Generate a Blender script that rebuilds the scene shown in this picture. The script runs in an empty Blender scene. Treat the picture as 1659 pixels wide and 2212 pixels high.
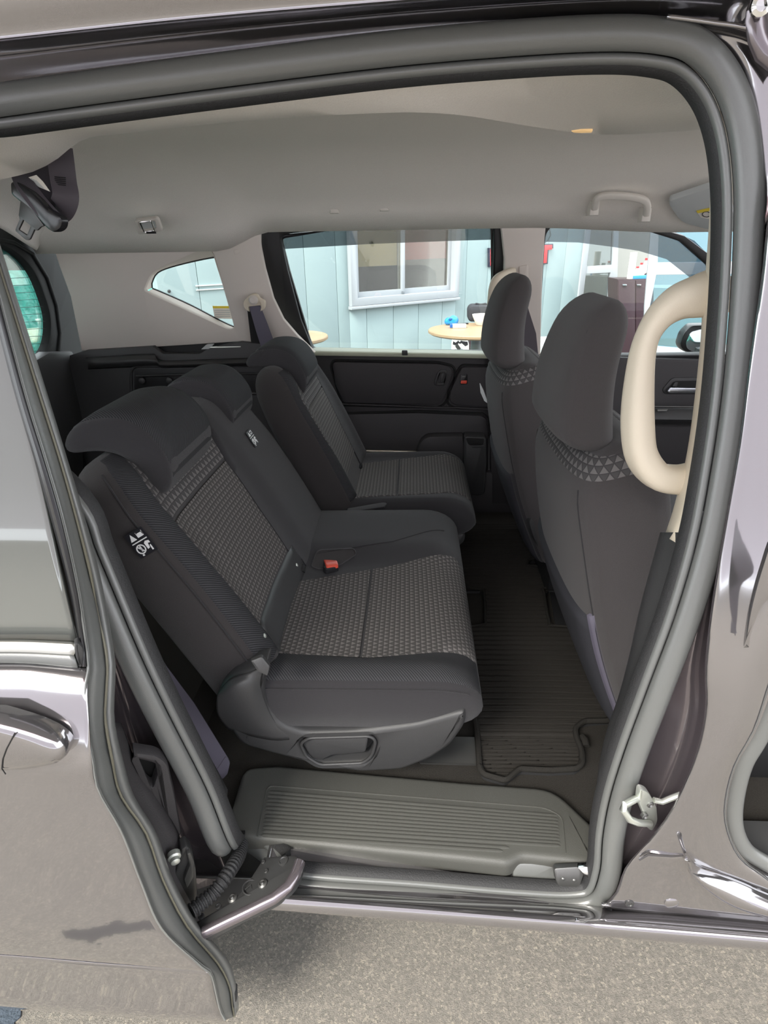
import bpy, bmesh, math, random
from mathutils import Vector, Matrix, noise
from mathutils.geometry import tessellate_polygon
random.seed(7)
V = Vector
SC = bpy.context.scene
COL = SC.collection
# ---------------------------------------------------------------- camera
W, H, FPX = 1659, 2212, 1285.0
CAM = V((-0.35, -0.64, 1.42))
yaw, pit, rol = math.radians(3.0), math.radians(24.7), math.radians(-0.9)
FWD = V((-math.sin(yaw) * math.cos(pit), math.cos(yaw) * math.cos(pit), -math.sin(pit)))
R0 = V((math.cos(yaw), math.sin(yaw), 0))
U0 = R0.cross(FWD)
RT = R0 * math.cos(rol) + U0 * math.sin(rol)
UP = U0 * math.cos(rol) - R0 * math.sin(rol)
cd = bpy.data.cameras.new('camera')
cam = bpy.data.objects.new('camera', cd)
COL.objects.link(cam)
cd.sensor_fit = 'VERTICAL'
cd.sensor_height = 24.0
cd.lens = FPX / H * 24.0
cd.clip_start = 0.02
m = Matrix((RT, UP, -FWD)).transposed().to_4x4()
m.translation = CAM
cam.matrix_world = m
SC.camera = cam
# ---------------------------------------------------------------- light
wd = bpy.data.worlds.new('hazy_sky')
SC.world = wd
wd.use_nodes = True
nt = wd.node_tree
bg = nt.nodes['Background']
tc = nt.nodes.new('ShaderNodeTexCoord')
sp = nt.nodes.new('ShaderNodeSeparateXYZ')
rp = nt.nodes.new('ShaderNodeValToRGB')
nt.links.new(tc.outputs['Generated'], sp.inputs[0])
nt.links.new(sp.outputs['Z'], rp.inputs[0])
rp.color_ramp.elements[0].position = 0.0
rp.color_ramp.elements[0].color = (0.78, 0.82, 0.86, 1)
rp.color_ramp.elements[1].position = 0.6
rp.color_ramp.elements[1].color = (0.93, 0.96, 1.0, 1)
nt.links.new(rp.outputs[0], bg.inputs['Color'])
bg.inputs['Strength'].default_value = 1.15
sd = bpy.data.lights.new('hazy_sun', 'SUN')
sd.energy = 2.2
sd.angle = math.radians(25)
sd.color = (1.0, 0.95, 0.86)
sun = bpy.data.objects.new('hazy_sun', sd)
COL.objects.link(sun)
sun.rotation_euler = V((0.50, 0.72, -0.92)).to_track_quat('-Z', 'Y').to_euler()
SC.view_settings.view_transform = 'Standard'
SC.view_settings.look = 'None'
SC.view_settings.gamma = 1.0
SC.view_settings.use_curve_mapping = False
SC.view_settings.exposure = 2.12
SC.cycles.max_bounces = 10
SC.cycles.diffuse_bounces = 6
SC.cycles.transparent_max_bounces = 12

# ---------------------------------------------------------------- rays: where a line of sight meets a surface of the car
def ray(u, v):
    return (FWD + RT * ((u - W / 2) / FPX) - UP * ((v - H / 2) / FPX))
def X(u, v, x): d = ray(u, v); return CAM + d * ((x - CAM.x) / d.x)
def Y(u, v, y): d = ray(u, v); return CAM + d * ((y - CAM.y) / d.y)
def Z(u, v, z): d = ray(u, v); return CAM + d * ((z - CAM.z) / d.z)
def PL(u, v, p, n): d = ray(u, v); return CAM + d * ((p - CAM).dot(n) / d.dot(n))
def sstep(a, b, x):
    t = min(1, max(0, (x - a) / (b - a))); return t * t * (3 - 2 * t)
def yo(z): return 0.03 + 0.14 * sstep(0.7, 1.75, z) ** 1.1 * 1.15      # near flank of the body
def yf(z): return 1.585 - 0.2 * max(0, z - 1.04)                       # far inner flank
def N(u, v, off=0.0):
    y = 0.1
    for _ in range(30): y = 0.5 * y + 0.5 * (yo(Y(u, v, y).z) + off)
    return Y(u, v, y)
FLp, FLn = V((0, 1.585, 0.8)), V((0, 1, 0))
FUp, FUn = V((0, 1.585, 1.04)), V((0, 1, 0.2)).normalized()
def FU(off=0): return (FUp + FUn * off, FUn)
def FL(off=0): return (FLp + FLn * off, FLn)

# ---------------------------------------------------------------- curves of points
def cr(pts, n=6, closed=False):
    P = [V(p) for p in pts]; k = len(P); out = []
    rng = range(k if closed else k - 1)
    for i in rng:
        p0 = P[(i - 1) % k] if closed or i > 0 else P[i] * 2 - P[i + 1]
        p1, p2 = P[i], P[(i + 1) % k]
        p3 = P[(i + 2) % k] if closed or i + 2 < k else p2 * 2 - p1
        for j in range(n):
            t = j / n
            out.append(0.5 * ((2 * p1) + (p2 - p0) * t + (2 * p0 - 5 * p1 + 4 * p2 - p3) * t * t + (3 * p1 - p0 - 3 * p2 + p3) * t ** 3))
    if not closed: out.append(P[-1].copy())
    return out
def fil(pts, r=0.0, n=4, closed=True):
    """round the corners; a point may carry its own radius as third value"""
    P = [V(p[:2]) for p in pts]; k = len(P); out = []
    for i in range(k):
        rr = pts[i][2] if len(pts[i]) > 2 else r
        if rr <= 0 or (not closed and i in (0, k - 1)): out.append(P[i]); continue
        a, b, c = P[i - 1], P[i], P[(i + 1) % k]
        ra = min(rr, (a - b).length * .48); rc = min(rr, (c - b).length * .48)
        s = b + (a - b).normalized() * ra; e = b + (c - b).normalized() * rc
        for j in range(n + 1):
            t = j / n; out.append(s * (1 - t) ** 2 + b * 2 * t * (1 - t) + e * t * t)
    return out
def resample(P, n):
    L = [0.0]
    for a, b in zip(P, P[1:]): L.append(L[-1] + (b - a).length)
    out = []; j = 0
    for i in range(n):
        d = L[-1] * i / (n - 1)
        while j < len(P) - 2 and L[j + 1] < d: j += 1
        seg = L[j + 1] - L[j]
        out.append(P[j].lerp(P[j + 1], 0 if seg < 1e-9 else min(1, max(0, (d - L[j]) / seg))))
    return out

# ---------------------------------------------------------------- objects
def wpos(o):
    p = V((0, 0, 0))
    while o: p = p + o.location; o = o.parent
    return p
def thing(name, label, cat, loc, group=None):
    o = bpy.data.objects.new(name, None); COL.objects.link(o)
    o.empty_display_size = 0.05
    o.location = loc
    o['label'] = label; o['category'] = cat
    if group: o['group'] = group
    return o
def tag(o, label, cat, group=None):
    o['label'] = label; o['category'] = cat
    if group: o['group'] = group
    return o
def mk(name, verts, faces, mat, parent=None, angle=40, uv=None, label=None, kind=None):
    c = V((0, 0, 0))
    if verts:
        mn = V([min(v[i] for v in verts) for i in range(3)]); mx = V([max(v[i] for v in verts) for i in range(3)])
        c = (mn + mx) / 2
    me = bpy.data.meshes.new(name)
    me.from_pydata([V(v) - c for v in verts], [], faces)
    me.validate()
    if uv:
        ul = me.uv_layers.new(name='UVMap')
        for l in me.loops: ul.data[l.index].uv = uv[l.vertex_index]
    bm = bmesh.new(); bm.from_mesh(me)
    bmesh.ops.recalc_face_normals(bm, faces=bm.faces); bm.to_mesh(me); bm.free()
    if angle:
        me.polygons.foreach_set('use_smooth', [True] * len(me.polygons))
        me.set_sharp_from_angle(angle=math.radians(angle))
    if mat: me.materials.append(M[mat])
    o = bpy.data.objects.new(name, me); COL.objects.link(o)
    o.location = c - (wpos(parent) if parent else V((0, 0, 0)))
    o.parent = parent
    if label: o['label'] = label
    if kind: o['kind'] = kind
    return o
def join(name, parts, mat, parent=None, **k):
    vs, fs = [], []
    for v, f in parts:
        b = len(vs); vs += list(v); fs += [tuple(i + b for i in q) for q in f]
    return mk(name, vs, fs, mat, parent, **k)
def prism(pts3, push, bev=0.0, holes=(), nseg=2):
    """solid of a flat outline: pts3 front outline (3D), pushed back by vector push, front edge rounded by bev"""
    vs, fs = [], []
    d = push.normalized()
    e1 = (pts3[1] - pts3[0]); 
    for q in pts3[2:]:
        if e1.length > 1e-6: break
        e1 = q - pts3[0]
    e1 = (e1 - d * e1.dot(d)).normalized(); e2 = d.cross(e1)
    o = pts3[0]
    loops = []
    for li, loop in enumerate([pts3] + list(holes)):
        L2 = [V(((p - o).dot(e1), (p - o).dot(e2))) for p in loop]; dd = [(p - o).dot(d) for p in loop]
        cl, cdp = [], []
        for a, b in zip(L2, dd):
            if not cl or (a - cl[-1]).length > 1e-5: cl.append(a); cdp.append(b)
        if (cl[0] - cl[-1]).length < 1e-5: cl.pop(); cdp.pop()
        area = sum(cl[i - 1].x * cl[i].y - cl[i].x * cl[i - 1].y for i in range(len(cl)))
        if (area < 0) != (li > 0): cl.reverse(); cdp.reverse()
        loops.append((cl, cdp))
    front = []; 
    for cl, cdp in loops:
        n = len(cl); nrm = []
        for i in range(n):
            a = (cl[i] - cl[i - 1]); b = (cl[(i + 1) % n] - cl[i])
            na = V((-a.y, a.x)).normalized(); nb = V((-b.y, b.x)).normalized()
            mm = na + nb
            mm = mm.normalized() if mm.length > 1e-6 else na
            nrm.append(mm / max(0.5, mm.dot(na)))
        base = len(vs)
        rings = []
        steps = [(bev * (1 - math.sin(t * math.pi / 2 / nseg)), bev * (1 - math.cos(t * math.pi / 2 / nseg))) for t in range(nseg + 1)] if bev > 0 else [(0, 0)]
        for ins, dep in steps:
            rings.append(len(vs))
            for i in range(n):
                q = cl[i] + nrm[i] * ins
                vs.append(o + e1 * q.x + e2 * q.y + d * (cdp[i] + dep))
        rings.append(len(vs))
        for i in range(n): vs.append(o + e1 * cl[i].x + e2 * cl[i].y + d * cdp[i] + push)
        for ra, rb in zip(rings, rings[1:]):
            for i in range(n): fs.append((ra + i, ra + (i + 1) % n, rb + (i + 1) % n, rb + i))
        front.append((rings[0], rings[-1], n, cl, nrm, steps[0][0]))
    polys = [[V((q.x, q.y, 0)) for q in f[3]] for f in front]
    tris = tessellate_polygon(polys)
    idxF, idxB = [], []
    for f in front:
        idxF += [f[0] + i for i in range(f[2])]; idxB += [f[1] + i for i in range(f[2])]
    for t in tris:
        fs.append(tuple(idxF[i] for i in t)); fs.append(tuple(idxB[i] for i in reversed(t)))
    return vs, fs
def plate(name, px, plane, th, mat, parent=None, bev=0.003, holes=(), r=0, lift=0.0, smooth=0, angle=35, **k):
    """flat moulding on a plane (point, normal away from the camera) whose outline is given in the photograph's pixels"""
    p, n = plane
    p = p - n * lift
    f = (lambda q: cr([V(a[:2]) for a in q], smooth, True)) if smooth else (lambda q: fil(q, r))
    P = [PL(q.x, q.y, p, n) for q in f(px)]
    hs = [[PL(q.x, q.y, p, n) for q in f(h)] for h in holes]
    vs, fs = prism(P, n * th, bev, hs)
    return mk(name, vs, fs, mat, parent, angle=angle, **k)
def sheet_geo(rows, nx=40, sub=0, uvs=False):
    R = [resample(cr(r, 8) if len(r) > 2 else [V(q) for q in r], nx) for r in rows]
    if sub:
        cols = [cr([r[i] for r in R], sub) for i in range(nx)]
        R = [[c[j] for c in cols] for j in range(len(cols[0]))]
    vs = [p for r in R for p in r]
    fs = [(j * nx + i, j * nx + i + 1, (j + 1) * nx + i + 1, (j + 1) * nx + i) for j in range(len(R) - 1) for i in range(nx - 1)]
    return vs, fs
def sheet(name, rows, mat, parent=None, nx=40, sub=0, th=0.004, away=True, angle=50, **k):
    vs, fs = sheet_geo(rows, nx, sub)
    o = mk(name, vs, fs, mat, parent, angle=angle, **k)
    if th:
        md = o.modifiers.new('thickness', 'SOLIDIFY'); md.thickness = th; md.offset = -1
        # normals towards the camera side so that the sheet thickens away from it
        me = o.data; c = wpos(o)
        s = sum((CAM - (c + p.center)).dot(p.normal) * p.area for p in me.polygons)
        if s < 0: md.offset = 1
    return o
def sweep_geo(path, prof, nrm, closed=False, cap=True, pclosed=True, scale=None):
    vs, fs = [], []; n = len(path); k = len(prof)
    for i, p in enumerate(path):
        a = path[(i - 1) % n] if closed or i > 0 else path[i]
        b = path[(i + 1) % n] if closed or i < n - 1 else path[i]
        T = (b - a).normalized()
        N0 = nrm(p) if callable(nrm) else (nrm[i] if isinstance(nrm, list) else nrm)
        Nn = (N0 - T * N0.dot(T)).normalized(); B = T.cross(Nn)
        s = scale[i] if scale else 1
        for (x, y) in prof: vs.append(p + B * x * s + Nn * y * s)
    for i in range(n if closed else n - 1):
        j = (i + 1) % n
        for q in range(k if pclosed else k - 1):
            w = (q + 1) % k
            fs.append((i * k + q, i * k + w, j * k + w, j * k + q))
    if cap and not closed and pclosed:
        fs.append(tuple(reversed(range(k)))); fs.append(tuple((n - 1) * k + q for q in range(k)))
    return vs, fs
def sweep(name, path, prof, mat, parent=None, nrm=V((0, -1, 0)), closed=False, angle=45, scale=None, **k):
    vs, fs = sweep_geo(path, prof, nrm, closed, scale=scale)
    return mk(name, vs, fs, mat, parent, angle=angle, **k)
def circ(r, n=10, sx=1.0): return [(r * sx * math.cos(2 * math.pi * i / n), r * math.sin(2 * math.pi * i / n)) for i in range(n)]
def rrect(w, h, r, n=3):
    out = []
    for cx, cy, a0 in ((w / 2 - r, h / 2 - r, 0), (-w / 2 + r, h / 2 - r, 90), (-w / 2 + r, -h / 2 + r, 180), (w / 2 - r, -h / 2 + r, 270)):
        for i in range(n + 1):
            a = math.radians(a0 + 90 * i / n); out.append((cx + r * math.cos(a), cy + r * math.sin(a)))
    return out
def tube(name, path, r, mat, parent=None, n=10, nrm=V((0.13, -0.3, 0.94)), closed=False, **k):
    return sweep(name, path, circ(r, n), mat, parent, nrm=nrm, closed=closed, **k)
def box_geo(a, b, bev=0.0):
    a, b = V(a), V(b)
    lo = V([min(a[i], b[i]) for i in range(3)]); hi = V([max(a[i], b[i]) for i in range(3)])
    P = [V((lo.x, lo.y, lo.z)), V((hi.x, lo.y, lo.z)), V((hi.x, lo.y, hi.z)), V((lo.x, lo.y, hi.z))]
    return prism(P, V((0, hi.y - lo.y, 0)), bev)
def box(name, a, b, mat, parent=None, bev=0.002, **k):
    vs, fs = box_geo(a, b, bev); return mk(name, vs, fs, mat, parent, **k)
def lathe_geo(c, axis, prof, n=20):
    """prof: (radius, height along axis)"""
    ax = V(axis).normalized(); e1 = ax.orthogonal().normalized(); e2 = ax.cross(e1)
    vs, fs = [], []; k = len(prof)
    for i in range(n):
        a = 2 * math.pi * i / n
        for r, h in prof: vs.append(V(c) + ax * h + (e1 * math.cos(a) + e2 * math.sin(a)) * max(r, 1e-4))
    for i in range(n):
        j = (i + 1) % n
        for q in range(k - 1): fs.append((i * k + q, j * k + q, j * k + q + 1, i * k + q + 1))
    fs.append(tuple(i * k for i in reversed(range(n)))); fs.append(tuple(i * k + k - 1 for i in range(n)))
    return vs, fs
def lathe(name, c, axis, prof, mat, parent=None, n=20, **k):
    vs, fs = lathe_geo(c, axis, prof, n); return mk(name, vs, fs, mat, parent, **k)

# ---------------------------------------------------------------- padded slabs (seat cushions, backrests, headrests)
class Slab:
    """padded body: t runs 0..L along axis A, s runs -1..1 across Wd, front faces Nn"""
    def __init__(s, O, A, Wd, Nn, L, wid, dep, n=5.0, bol=None, curve=None, c0=0.05, c1=0.05, p=2.2, wr=0.25):
        s.O, s.A, s.Wd, s.Nn, s.L = V(O), V(A).normalized(), V(Wd).normalized(), V(Nn).normalized(), L
        s.wid = wid if callable(wid) else (lambda t: wid)
        s.dep = dep if callable(dep) else (lambda t: dep)
        s.n, s.c0, s.c1, s.p, s.wr = n, c0, c1, p, wr
        s.bol = bol or (lambda q, t: 0.0); s.curve = curve or (lambda t: 0.0)
    def k(s, t):
        e = 0
        if t < s.c0: e = (s.c0 - t) / s.c0
        elif t > s.L - s.c1: e = (t - (s.L - s.c1)) / s.c1
        e = min(1, max(0, e))
        return max(0.02, (1 - e ** s.p) ** (1 / s.p))
    def at(s, q, t, dn, side=1):
        """q across, dn = signed depth"""
        y0, y1 = s.wid(t); k = s.k(t); kw = 1 - (1 - k) * s.wr
        y = (y0 + y1) / 2 + (y1 - y0) / 2 * q * kw
        return s.O + s.A * t + s.Wd * y + s.Nn * (s.curve(t) + dn)
    def front(s, q, t, off=0.0):
        k = s.k(t); aq = min(abs(q), .9999)
        d = s.dep(t) * k * (1 - aq ** s.n) ** (1 / s.n) + s.bol(q, t) * k
        return s.at(q, t, d + off)
    def geo(s, nt=34, na=104):
        ts = sorted(set([s.c0 * (1 - math.cos(math.pi / 2 * i / 7)) for i in range(8)] + [s.c0 + (s.L - s.c0 - s.c1) * i / nt for i in range(nt + 1)] + [s.L - s.c1 * (1 - math.cos(math.pi / 2 * i / 7)) for i in range(8)]))
        up = sorted(set([round(math.acos(math.copysign(abs(q / 24) ** (s.n / 2), q)), 5) for q in range(-23, 24)] + [round(math.pi * i / 16, 5) for i in range(17)]))
        A_ = up + [2 * math.pi - a for a in reversed(up[1:-1:2])]; na = len(A_)
        vs, fs = [], []
        for t in ts:
            k = s.k(t); hd = s.dep(t)
            for a in A_:
                c, sn = math.cos(a), math.sin(a)
                q = math.copysign(abs(c) ** (2 / s.n), c)
                d = hd * k * math.copysign(abs(sn) ** (2 / s.n), sn)
                if sn > 0: d += s.bol(q, t) * k * min(1, sn * 2.5)
                vs.append(s.at(q, t, d))
        n = len(ts)
        for j in range(n - 1):
            for i in range(na):
                w = (i + 1) % na
                fs.append((j * na + i, j * na + w, (j + 1) * na + w, (j + 1) * na + i))
        fs.append(tuple(reversed(range(na)))); fs.append(tuple((n - 1) * na + i for i in range(na)))
        return vs, fs
    def body(s, name, mat, parent, **k):
        vs, fs = s.geo(); return mk(name, vs, fs, mat, parent, angle=60, **k)
    def patch(s, name, mat, parent, q0, q1, t0, t1, off=0.004, nq=26, nt=44, tuck=True, **k):
        f0 = q0 if callable(q0) else (lambda t: q0); f1 = q1 if callable(q1) else (lambda t: q1)
        vs, uv, fs = [], [], []
        for j in range(nt + 1):
            jj = .25 if j == 1 else (nt - .25 if j == nt - 1 else j)
            t = t0 + (t1 - t0) * jj / nt; a, b = f0(t), f1(t); arc = 0; prev = None
            for i in range(nq + 1):
                ii = .12 if i == 1 else (nq - .12 if i == nq - 1 else i)
                q = a + (b - a) * ii / nq
                edge = tuck and (i in (0, nq) or j in (0, nt))
                p = s.front(q, t, -0.004 if edge else off)
                if prev is not None: arc += (p - prev).length
                prev = p
                vs.append(p); uv.append([p.dot(s.Wd), 0])
        for i in range(nq + 1):
            arc = 0
            for j in range(nt + 1):
                x = j * (nq + 1) + i
                if j: arc += (vs[x] - vs[x - nq - 1]).length
                uv[x][1] = arc + t0
        for j in range(nt):
            for i in range(nq):
                a = j * (nq + 1) + i; fs.append((a, a + 1, a + nq + 2, a + nq + 1))
        return mk(name, vs, fs, mat, parent, angle=75, uv=uv, **k)
    def band(s, name, mat, parent, t0, t1, off=.002, na=104, nt=8, **k):
        vs, uv, fs = [], [], []
        for j in range(nt + 1):
            t = t0 + (t1 - t0) * j / nt; k_ = s.k(t); hd = s.dep(t) * k_; o = -.003 if j in (0, nt) else off; arc = 0; prev = None
            for i in range(na + 1):
                a = 2 * math.pi * i / na; c, sn = math.cos(a), math.sin(a)
                q = math.copysign(abs(c) ** (2 / s.n), c); d = hd * math.copysign(abs(sn) ** (2 / s.n), sn)
                if sn > 0: d += s.bol(q, t) * k_ * min(1, sn * 2.5)
                p = s.at(q, t, d) + (s.Wd * c + s.Nn * sn) * o
                if prev is not None: arc += (p - prev).length
                prev = p; vs.append(p); uv.append([arc, 0])
            for x in range(len(vs) - na - 1, len(vs)):
                uv[x][0] *= .92 / max(arc, 1e-6)
                if j: uv[x][1] = uv[x - na - 1][1] + (vs[x] - vs[x - na - 1]).length
        for j in range(nt):
            for i in range(na):
                a = j * (na + 1) + i; fs.append((a, a + 1, a + na + 2, a + na + 1))
        return mk(name, vs, fs, mat, parent, angle=75, uv=uv, **k)
    def qt(s, u, v):
        """(q, t) where a line of sight meets the front"""
        d = ray(u, v); best = None
        p = s.O + s.Nn * s.dep(s.L / 2)
        for _ in range(12):
            x = CAM + d * ((p - CAM).dot(s.Nn) / d.dot(s.Nn))
            t = (x - s.O).dot(s.A); y = (x - s.O).dot(s.Wd); y0, y1 = s.wid(t); q = (y - (y0 + y1) / 2) / ((y1 - y0) / 2)
            q = max(-1, min(1, q)); t = max(0, min(s.L, t)); p = s.front(q, t)
        return q, t
# ---------------------------------------------------------------- materials
M = {}
def nodes(name):
    m = bpy.data.materials.new(name); m.use_nodes = True
    M[name] = m
    return m.node_tree, m.node_tree.nodes['Principled BSDF']
def mth(nt, op, a, b=None, c=None):
    n = nt.nodes.new('ShaderNodeMath'); n.operation = op
    for i, x in enumerate((a, b, c)):
        if x is None: continue
        if isinstance(x, (int, float)): n.inputs[i].default_value = x
        else: nt.links.new(x, n.inputs[i])
    return n.outputs[0]
def mixc(nt, f, a, b):
    n = nt.nodes.new('ShaderNodeMix'); n.data_type = 'RGBA'
    for i, x in ((0, f), (6, a), (7, b)):
        if isinstance(x, (int, float)): n.inputs[i].default_value = x
        elif isinstance(x, tuple): n.inputs[i].default_value = (*x, 1)
        else: nt.links.new(x, n.inputs[i])
    return n.outputs[2]
def noi(nt, scale, detail=3, rough=.6, coord='Object'):
    t = nt.nodes.new('ShaderNodeTexCoord'); n = nt.nodes.new('ShaderNodeTexNoise')
    n.inputs['Scale'].default_value = scale; n.inputs['Detail'].default_value = detail; n.inputs['Roughness'].default_value = rough
    nt.links.new(t.outputs[coord], n.inputs['Vector'])
    return n.outputs['Fac']
def bump(nt, b, h, strength=.3, dist=.002):
    n = nt.nodes.new('ShaderNodeBump'); n.inputs['Strength'].default_value = strength; n.inputs['Distance'].default_value = dist
    nt.links.new(h, n.inputs['Height']); nt.links.new(n.outputs[0], b.inputs['Normal'])
def simple(name, col, rough=.5, metal=0.0, grain=0, gstr=.2, var=.0, spec=.5, coat=0, coatr=.03, emit=None, trans=0, ior=1.45, alpha=1, sheen=0, gd=.002):
    nt, b = nodes(name)
    b.inputs['Base Color'].default_value = (*col, 1); b.inputs['Roughness'].default_value = rough
    b.inputs['Metallic'].default_value = metal; b.inputs['Specular IOR Level'].default_value = spec
    b.inputs['Coat Weight'].default_value = coat; b.inputs['Coat Roughness'].default_value = coatr
    b.inputs['Transmission Weight'].default_value = trans; b.inputs['IOR'].default_value = ior; b.inputs['Alpha'].default_value = alpha
    if sheen: b.inputs['Sheen Weight'].default_value = sheen; b.inputs['Sheen Roughness'].default_value = .5
    if grain:
        f = noi(nt, grain)
        bump(nt, b, f, gstr, gd)
        if var:
            b2 = tuple(min(1, c * (1 + var)) for c in col); b1 = tuple(c * (1 - var) for c in col)
            nt.links.new(mixc(nt, f, b1, b2), b.inputs['Base Color'])
    if emit: b.inputs['Emission Color'].default_value = (*emit[0], 1); b.inputs['Emission Strength'].default_value = emit[1]
    return nt, b
def glass(name, tint, refl=.06, rough=0.0, k=.6):
    """thin pane: see-through with a Fresnel reflection"""
    m = bpy.data.materials.new(name); m.use_nodes = True; M[name] = m; nt = m.node_tree; nt.nodes.clear()
    o = nt.nodes.new('ShaderNodeOutputMaterial'); mx = nt.nodes.new('ShaderNodeMixShader'); t = nt.nodes.new('ShaderNodeBsdfTransparent'); g = nt.nodes.new('ShaderNodeBsdfGlossy')
    t.inputs[0].default_value = (*tint, 1); g.inputs['Roughness'].default_value = rough; g.inputs[0].default_value = (1, 1, 1, 1)
    lw = nt.nodes.new('ShaderNodeLayerWeight'); lw.inputs['Blend'].default_value = .35
    f = mth(nt, 'MULTIPLY_ADD', lw.outputs['Fresnel'], k, refl * .5)
    nt.links.new(f, mx.inputs[0]); nt.links.new(t.outputs[0], mx.inputs[1]); nt.links.new(g.outputs[0], mx.inputs[2]); nt.links.new(mx.outputs[0], o.inputs[0])
simple('paint', (.36, .348, .358), .10, .88, coat=1.0, coatr=.02)
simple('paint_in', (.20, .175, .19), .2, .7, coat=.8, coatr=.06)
simple('chrome', (.8, .8, .78), .12, 1.0)
simple('steel', (.72, .75, .69), .34, .75, 40, .1)
simple('bare_metal', (.16, .16, .155), .42, .8, 60, .1)
simple('steel_black', (.07, .07, .07), .35, .5, 60, .1)
simple('rubber', (.075, .078, .078), .42, 0, 900, .12, .1, spec=.6)
simple('rubber_satin', (.135, .139, .134), .33, 0, 700, .1, spec=1.0)
simple('rubber_dark', (.03, .03, .031), .6, 0, 400, .5, .2)
simple('plastic', (.045, .045, .046), .42, 0, 700, .18, .12)
simple('plastic_door', (.044, .041, .043), .55, 0, 500, .3, .12)
simple('plastic_step', (.082, .082, .074), .42, 0, 700, .25, .12)
simple('plastic_gloss', (.02, .02, .022), .25)
simple('black_frame', (.015, .015, .016), .45)
simple('dark_gap', (.012, .012, .012), .8)
simple('headliner', (.81, .77, .72), .95, 0, 420, .5, .07, spec=.1)
simple('trim_grey', (.66, .60, .55), .75, 0, 600, .1, .02, spec=.25)
simple('trim_cream', (.68, .60, .48), .5, 0, 600, .1, .02, spec=.35)
simple('handle_grey', (.66, .62, .57), .55, 0, 600, .08)
simple('belt_web', (.07, .06, .072), .6, 0, 0)
simple('belt_grey', (.12, .11, .145), .6)
simple('red_button', (.75, .09, .05), .35)
simple('white', (.8, .8, .8), .5)
simple('tag_black', (.012, .012, .016), .5)
simple('wall_frame', (.33, .35, .375), .4)
simple('plain_fabric', (.036, .0345, .037), .9, 0, 1400, .5, .3, spec=.15, sheen=.15)
simple('plain_fabric_brown', (.045, .041, .041), .9, 0, 1400, .5, .3, spec=.15, sheen=.15)
simple('carpet', (.054, .050, .045), 1, 0, 900, 1.0, .6, spec=.05, gd=.004)
simple('binding', (.035, .033, .030), 1, 0, 900, .9, .5, spec=.05)
simple('wood', (.31, .22, .135), .45, 0, 25, .05, .15)
simple('yellow', (.8, .62, .05), .5)
simple('cream_paper', (.8, .76, .7), .6)
simple('red_sign', (.72, .02, .03), .35)
simple('sign_edge', (.03, .03, .05), .4)
simple('blue_plastic', (.02, .22, .58), .2, coat=.5)
simple('blue_dark', (.02, .09, .30), .25)
simple('bag_fabric', (.03, .03, .036), .8, 0, 500, .3)
simple('grey_post', (.18, .2, .22), .4, .3)
simple('cabinet_dark', (.035, .018, .024), .35)
simple('room_wall', (.25, .25, .24), .8)
simple('lamp_warm', (.6, .45, .27), .5, emit=((1, .62, .25), .10))
simple('lcd_silver', (.45, .47, .5), .25, .9)
simple('tarp', (.05, .46, .36), .35, 0, 6, .9, .25, gd=.05)
simple('aluminium', (.5, .51, .52), .35, .8)
simple('seat_alu', (.62, .56, .46), .35, .7)
simple('mirror', (.85, .87, .9), .02, 1.0)
simple('vent_grey', (.52, .54, .54), .5)
simple('buckle_tongue', (.45, .62, .75), .2, .9)
simple('bottle_clear', (.75, .78, .78), .08, trans=.0, alpha=.55)
glass('window_glass', (.93, .96, .955))
glass('smoke_glass', (.36, .38, .39), .04, k=.3)
glass('front_smoke', (.42, .46, .50), .05, k=.35)
glass('door_glass', (.10, .11, .11), .5)
glass('blue_pane', (.62, .84, .93), .1)
glass('house_pane', (.75, .74, .70), .03, k=.25)
glass('grey_pane', (.55, .60, .60), .12)

def tri_fabric(name, size, light, dark, line):
    nt, b = nodes(name)
    uv = nt.nodes.new('ShaderNodeUVMap'); s = nt.nodes.new('ShaderNodeSeparateXYZ'); nt.links.new(uv.outputs[0], s.inputs[0])
    a = mth(nt, 'DIVIDE', s.outputs[0], size); bb = mth(nt, 'DIVIDE', s.outputs[1], size * .9)
    p = mth(nt, 'SUBTRACT', a, mth(nt, 'MULTIPLY', bb, .5))
    fp = mth(nt, 'FRACT', p); fb = mth(nt, 'FRACT', bb)
    sm = mth(nt, 'ADD', fp, fb)
    up = mth(nt, 'LESS_THAN', sm, 1.0)
    d1 = mth(nt, 'MINIMUM', fp, mth(nt, 'SUBTRACT', 1.0, fp)); d2 = mth(nt, 'MINIMUM', fb, mth(nt, 'SUBTRACT', 1.0, fb))
    d3 = mth(nt, 'ABSOLUTE', mth(nt, 'SUBTRACT', sm, 1.0))
    dm = mth(nt, 'MINIMUM', mth(nt, 'MINIMUM', d1, d2), d3)
    ln = mth(nt, 'LESS_THAN', dm, .055)
    w = nt.nodes.new('ShaderNodeTexWave'); w.inputs['Scale'].default_value = 260; w.bands_direction = 'DIAGONAL'
    nt.links.new(uv.outputs[0], w.inputs['Vector'])
    c = mixc(nt, up, dark, light)
    c = mixc(nt, mth(nt, 'MULTIPLY', w.outputs['Fac'], .35), c, line)
    c = mixc(nt, mth(nt, 'MULTIPLY', ln, .8), c, line)
    nt.links.new(c, b.inputs['Base Color']); b.inputs['Roughness'].default_value = .9; b.inputs['Specular IOR Level'].default_value = .15
    h = mth(nt, 'ADD', mth(nt, 'MINIMUM', mth(nt, 'MULTIPLY', dm, 4), .6), mth(nt, 'MULTIPLY', w.outputs['Fac'], .15))
    bump(nt, b, h, .3, .001)
tri_fabric('tri_fabric', .0118, (.185, .172, .165), (.082, .077, .074), (.05, .047, .047))
tri_fabric('tri_fabric_big', .0165, (.185, .174, .170), (.080, .076, .076), (.05, .047, .049))
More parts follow.
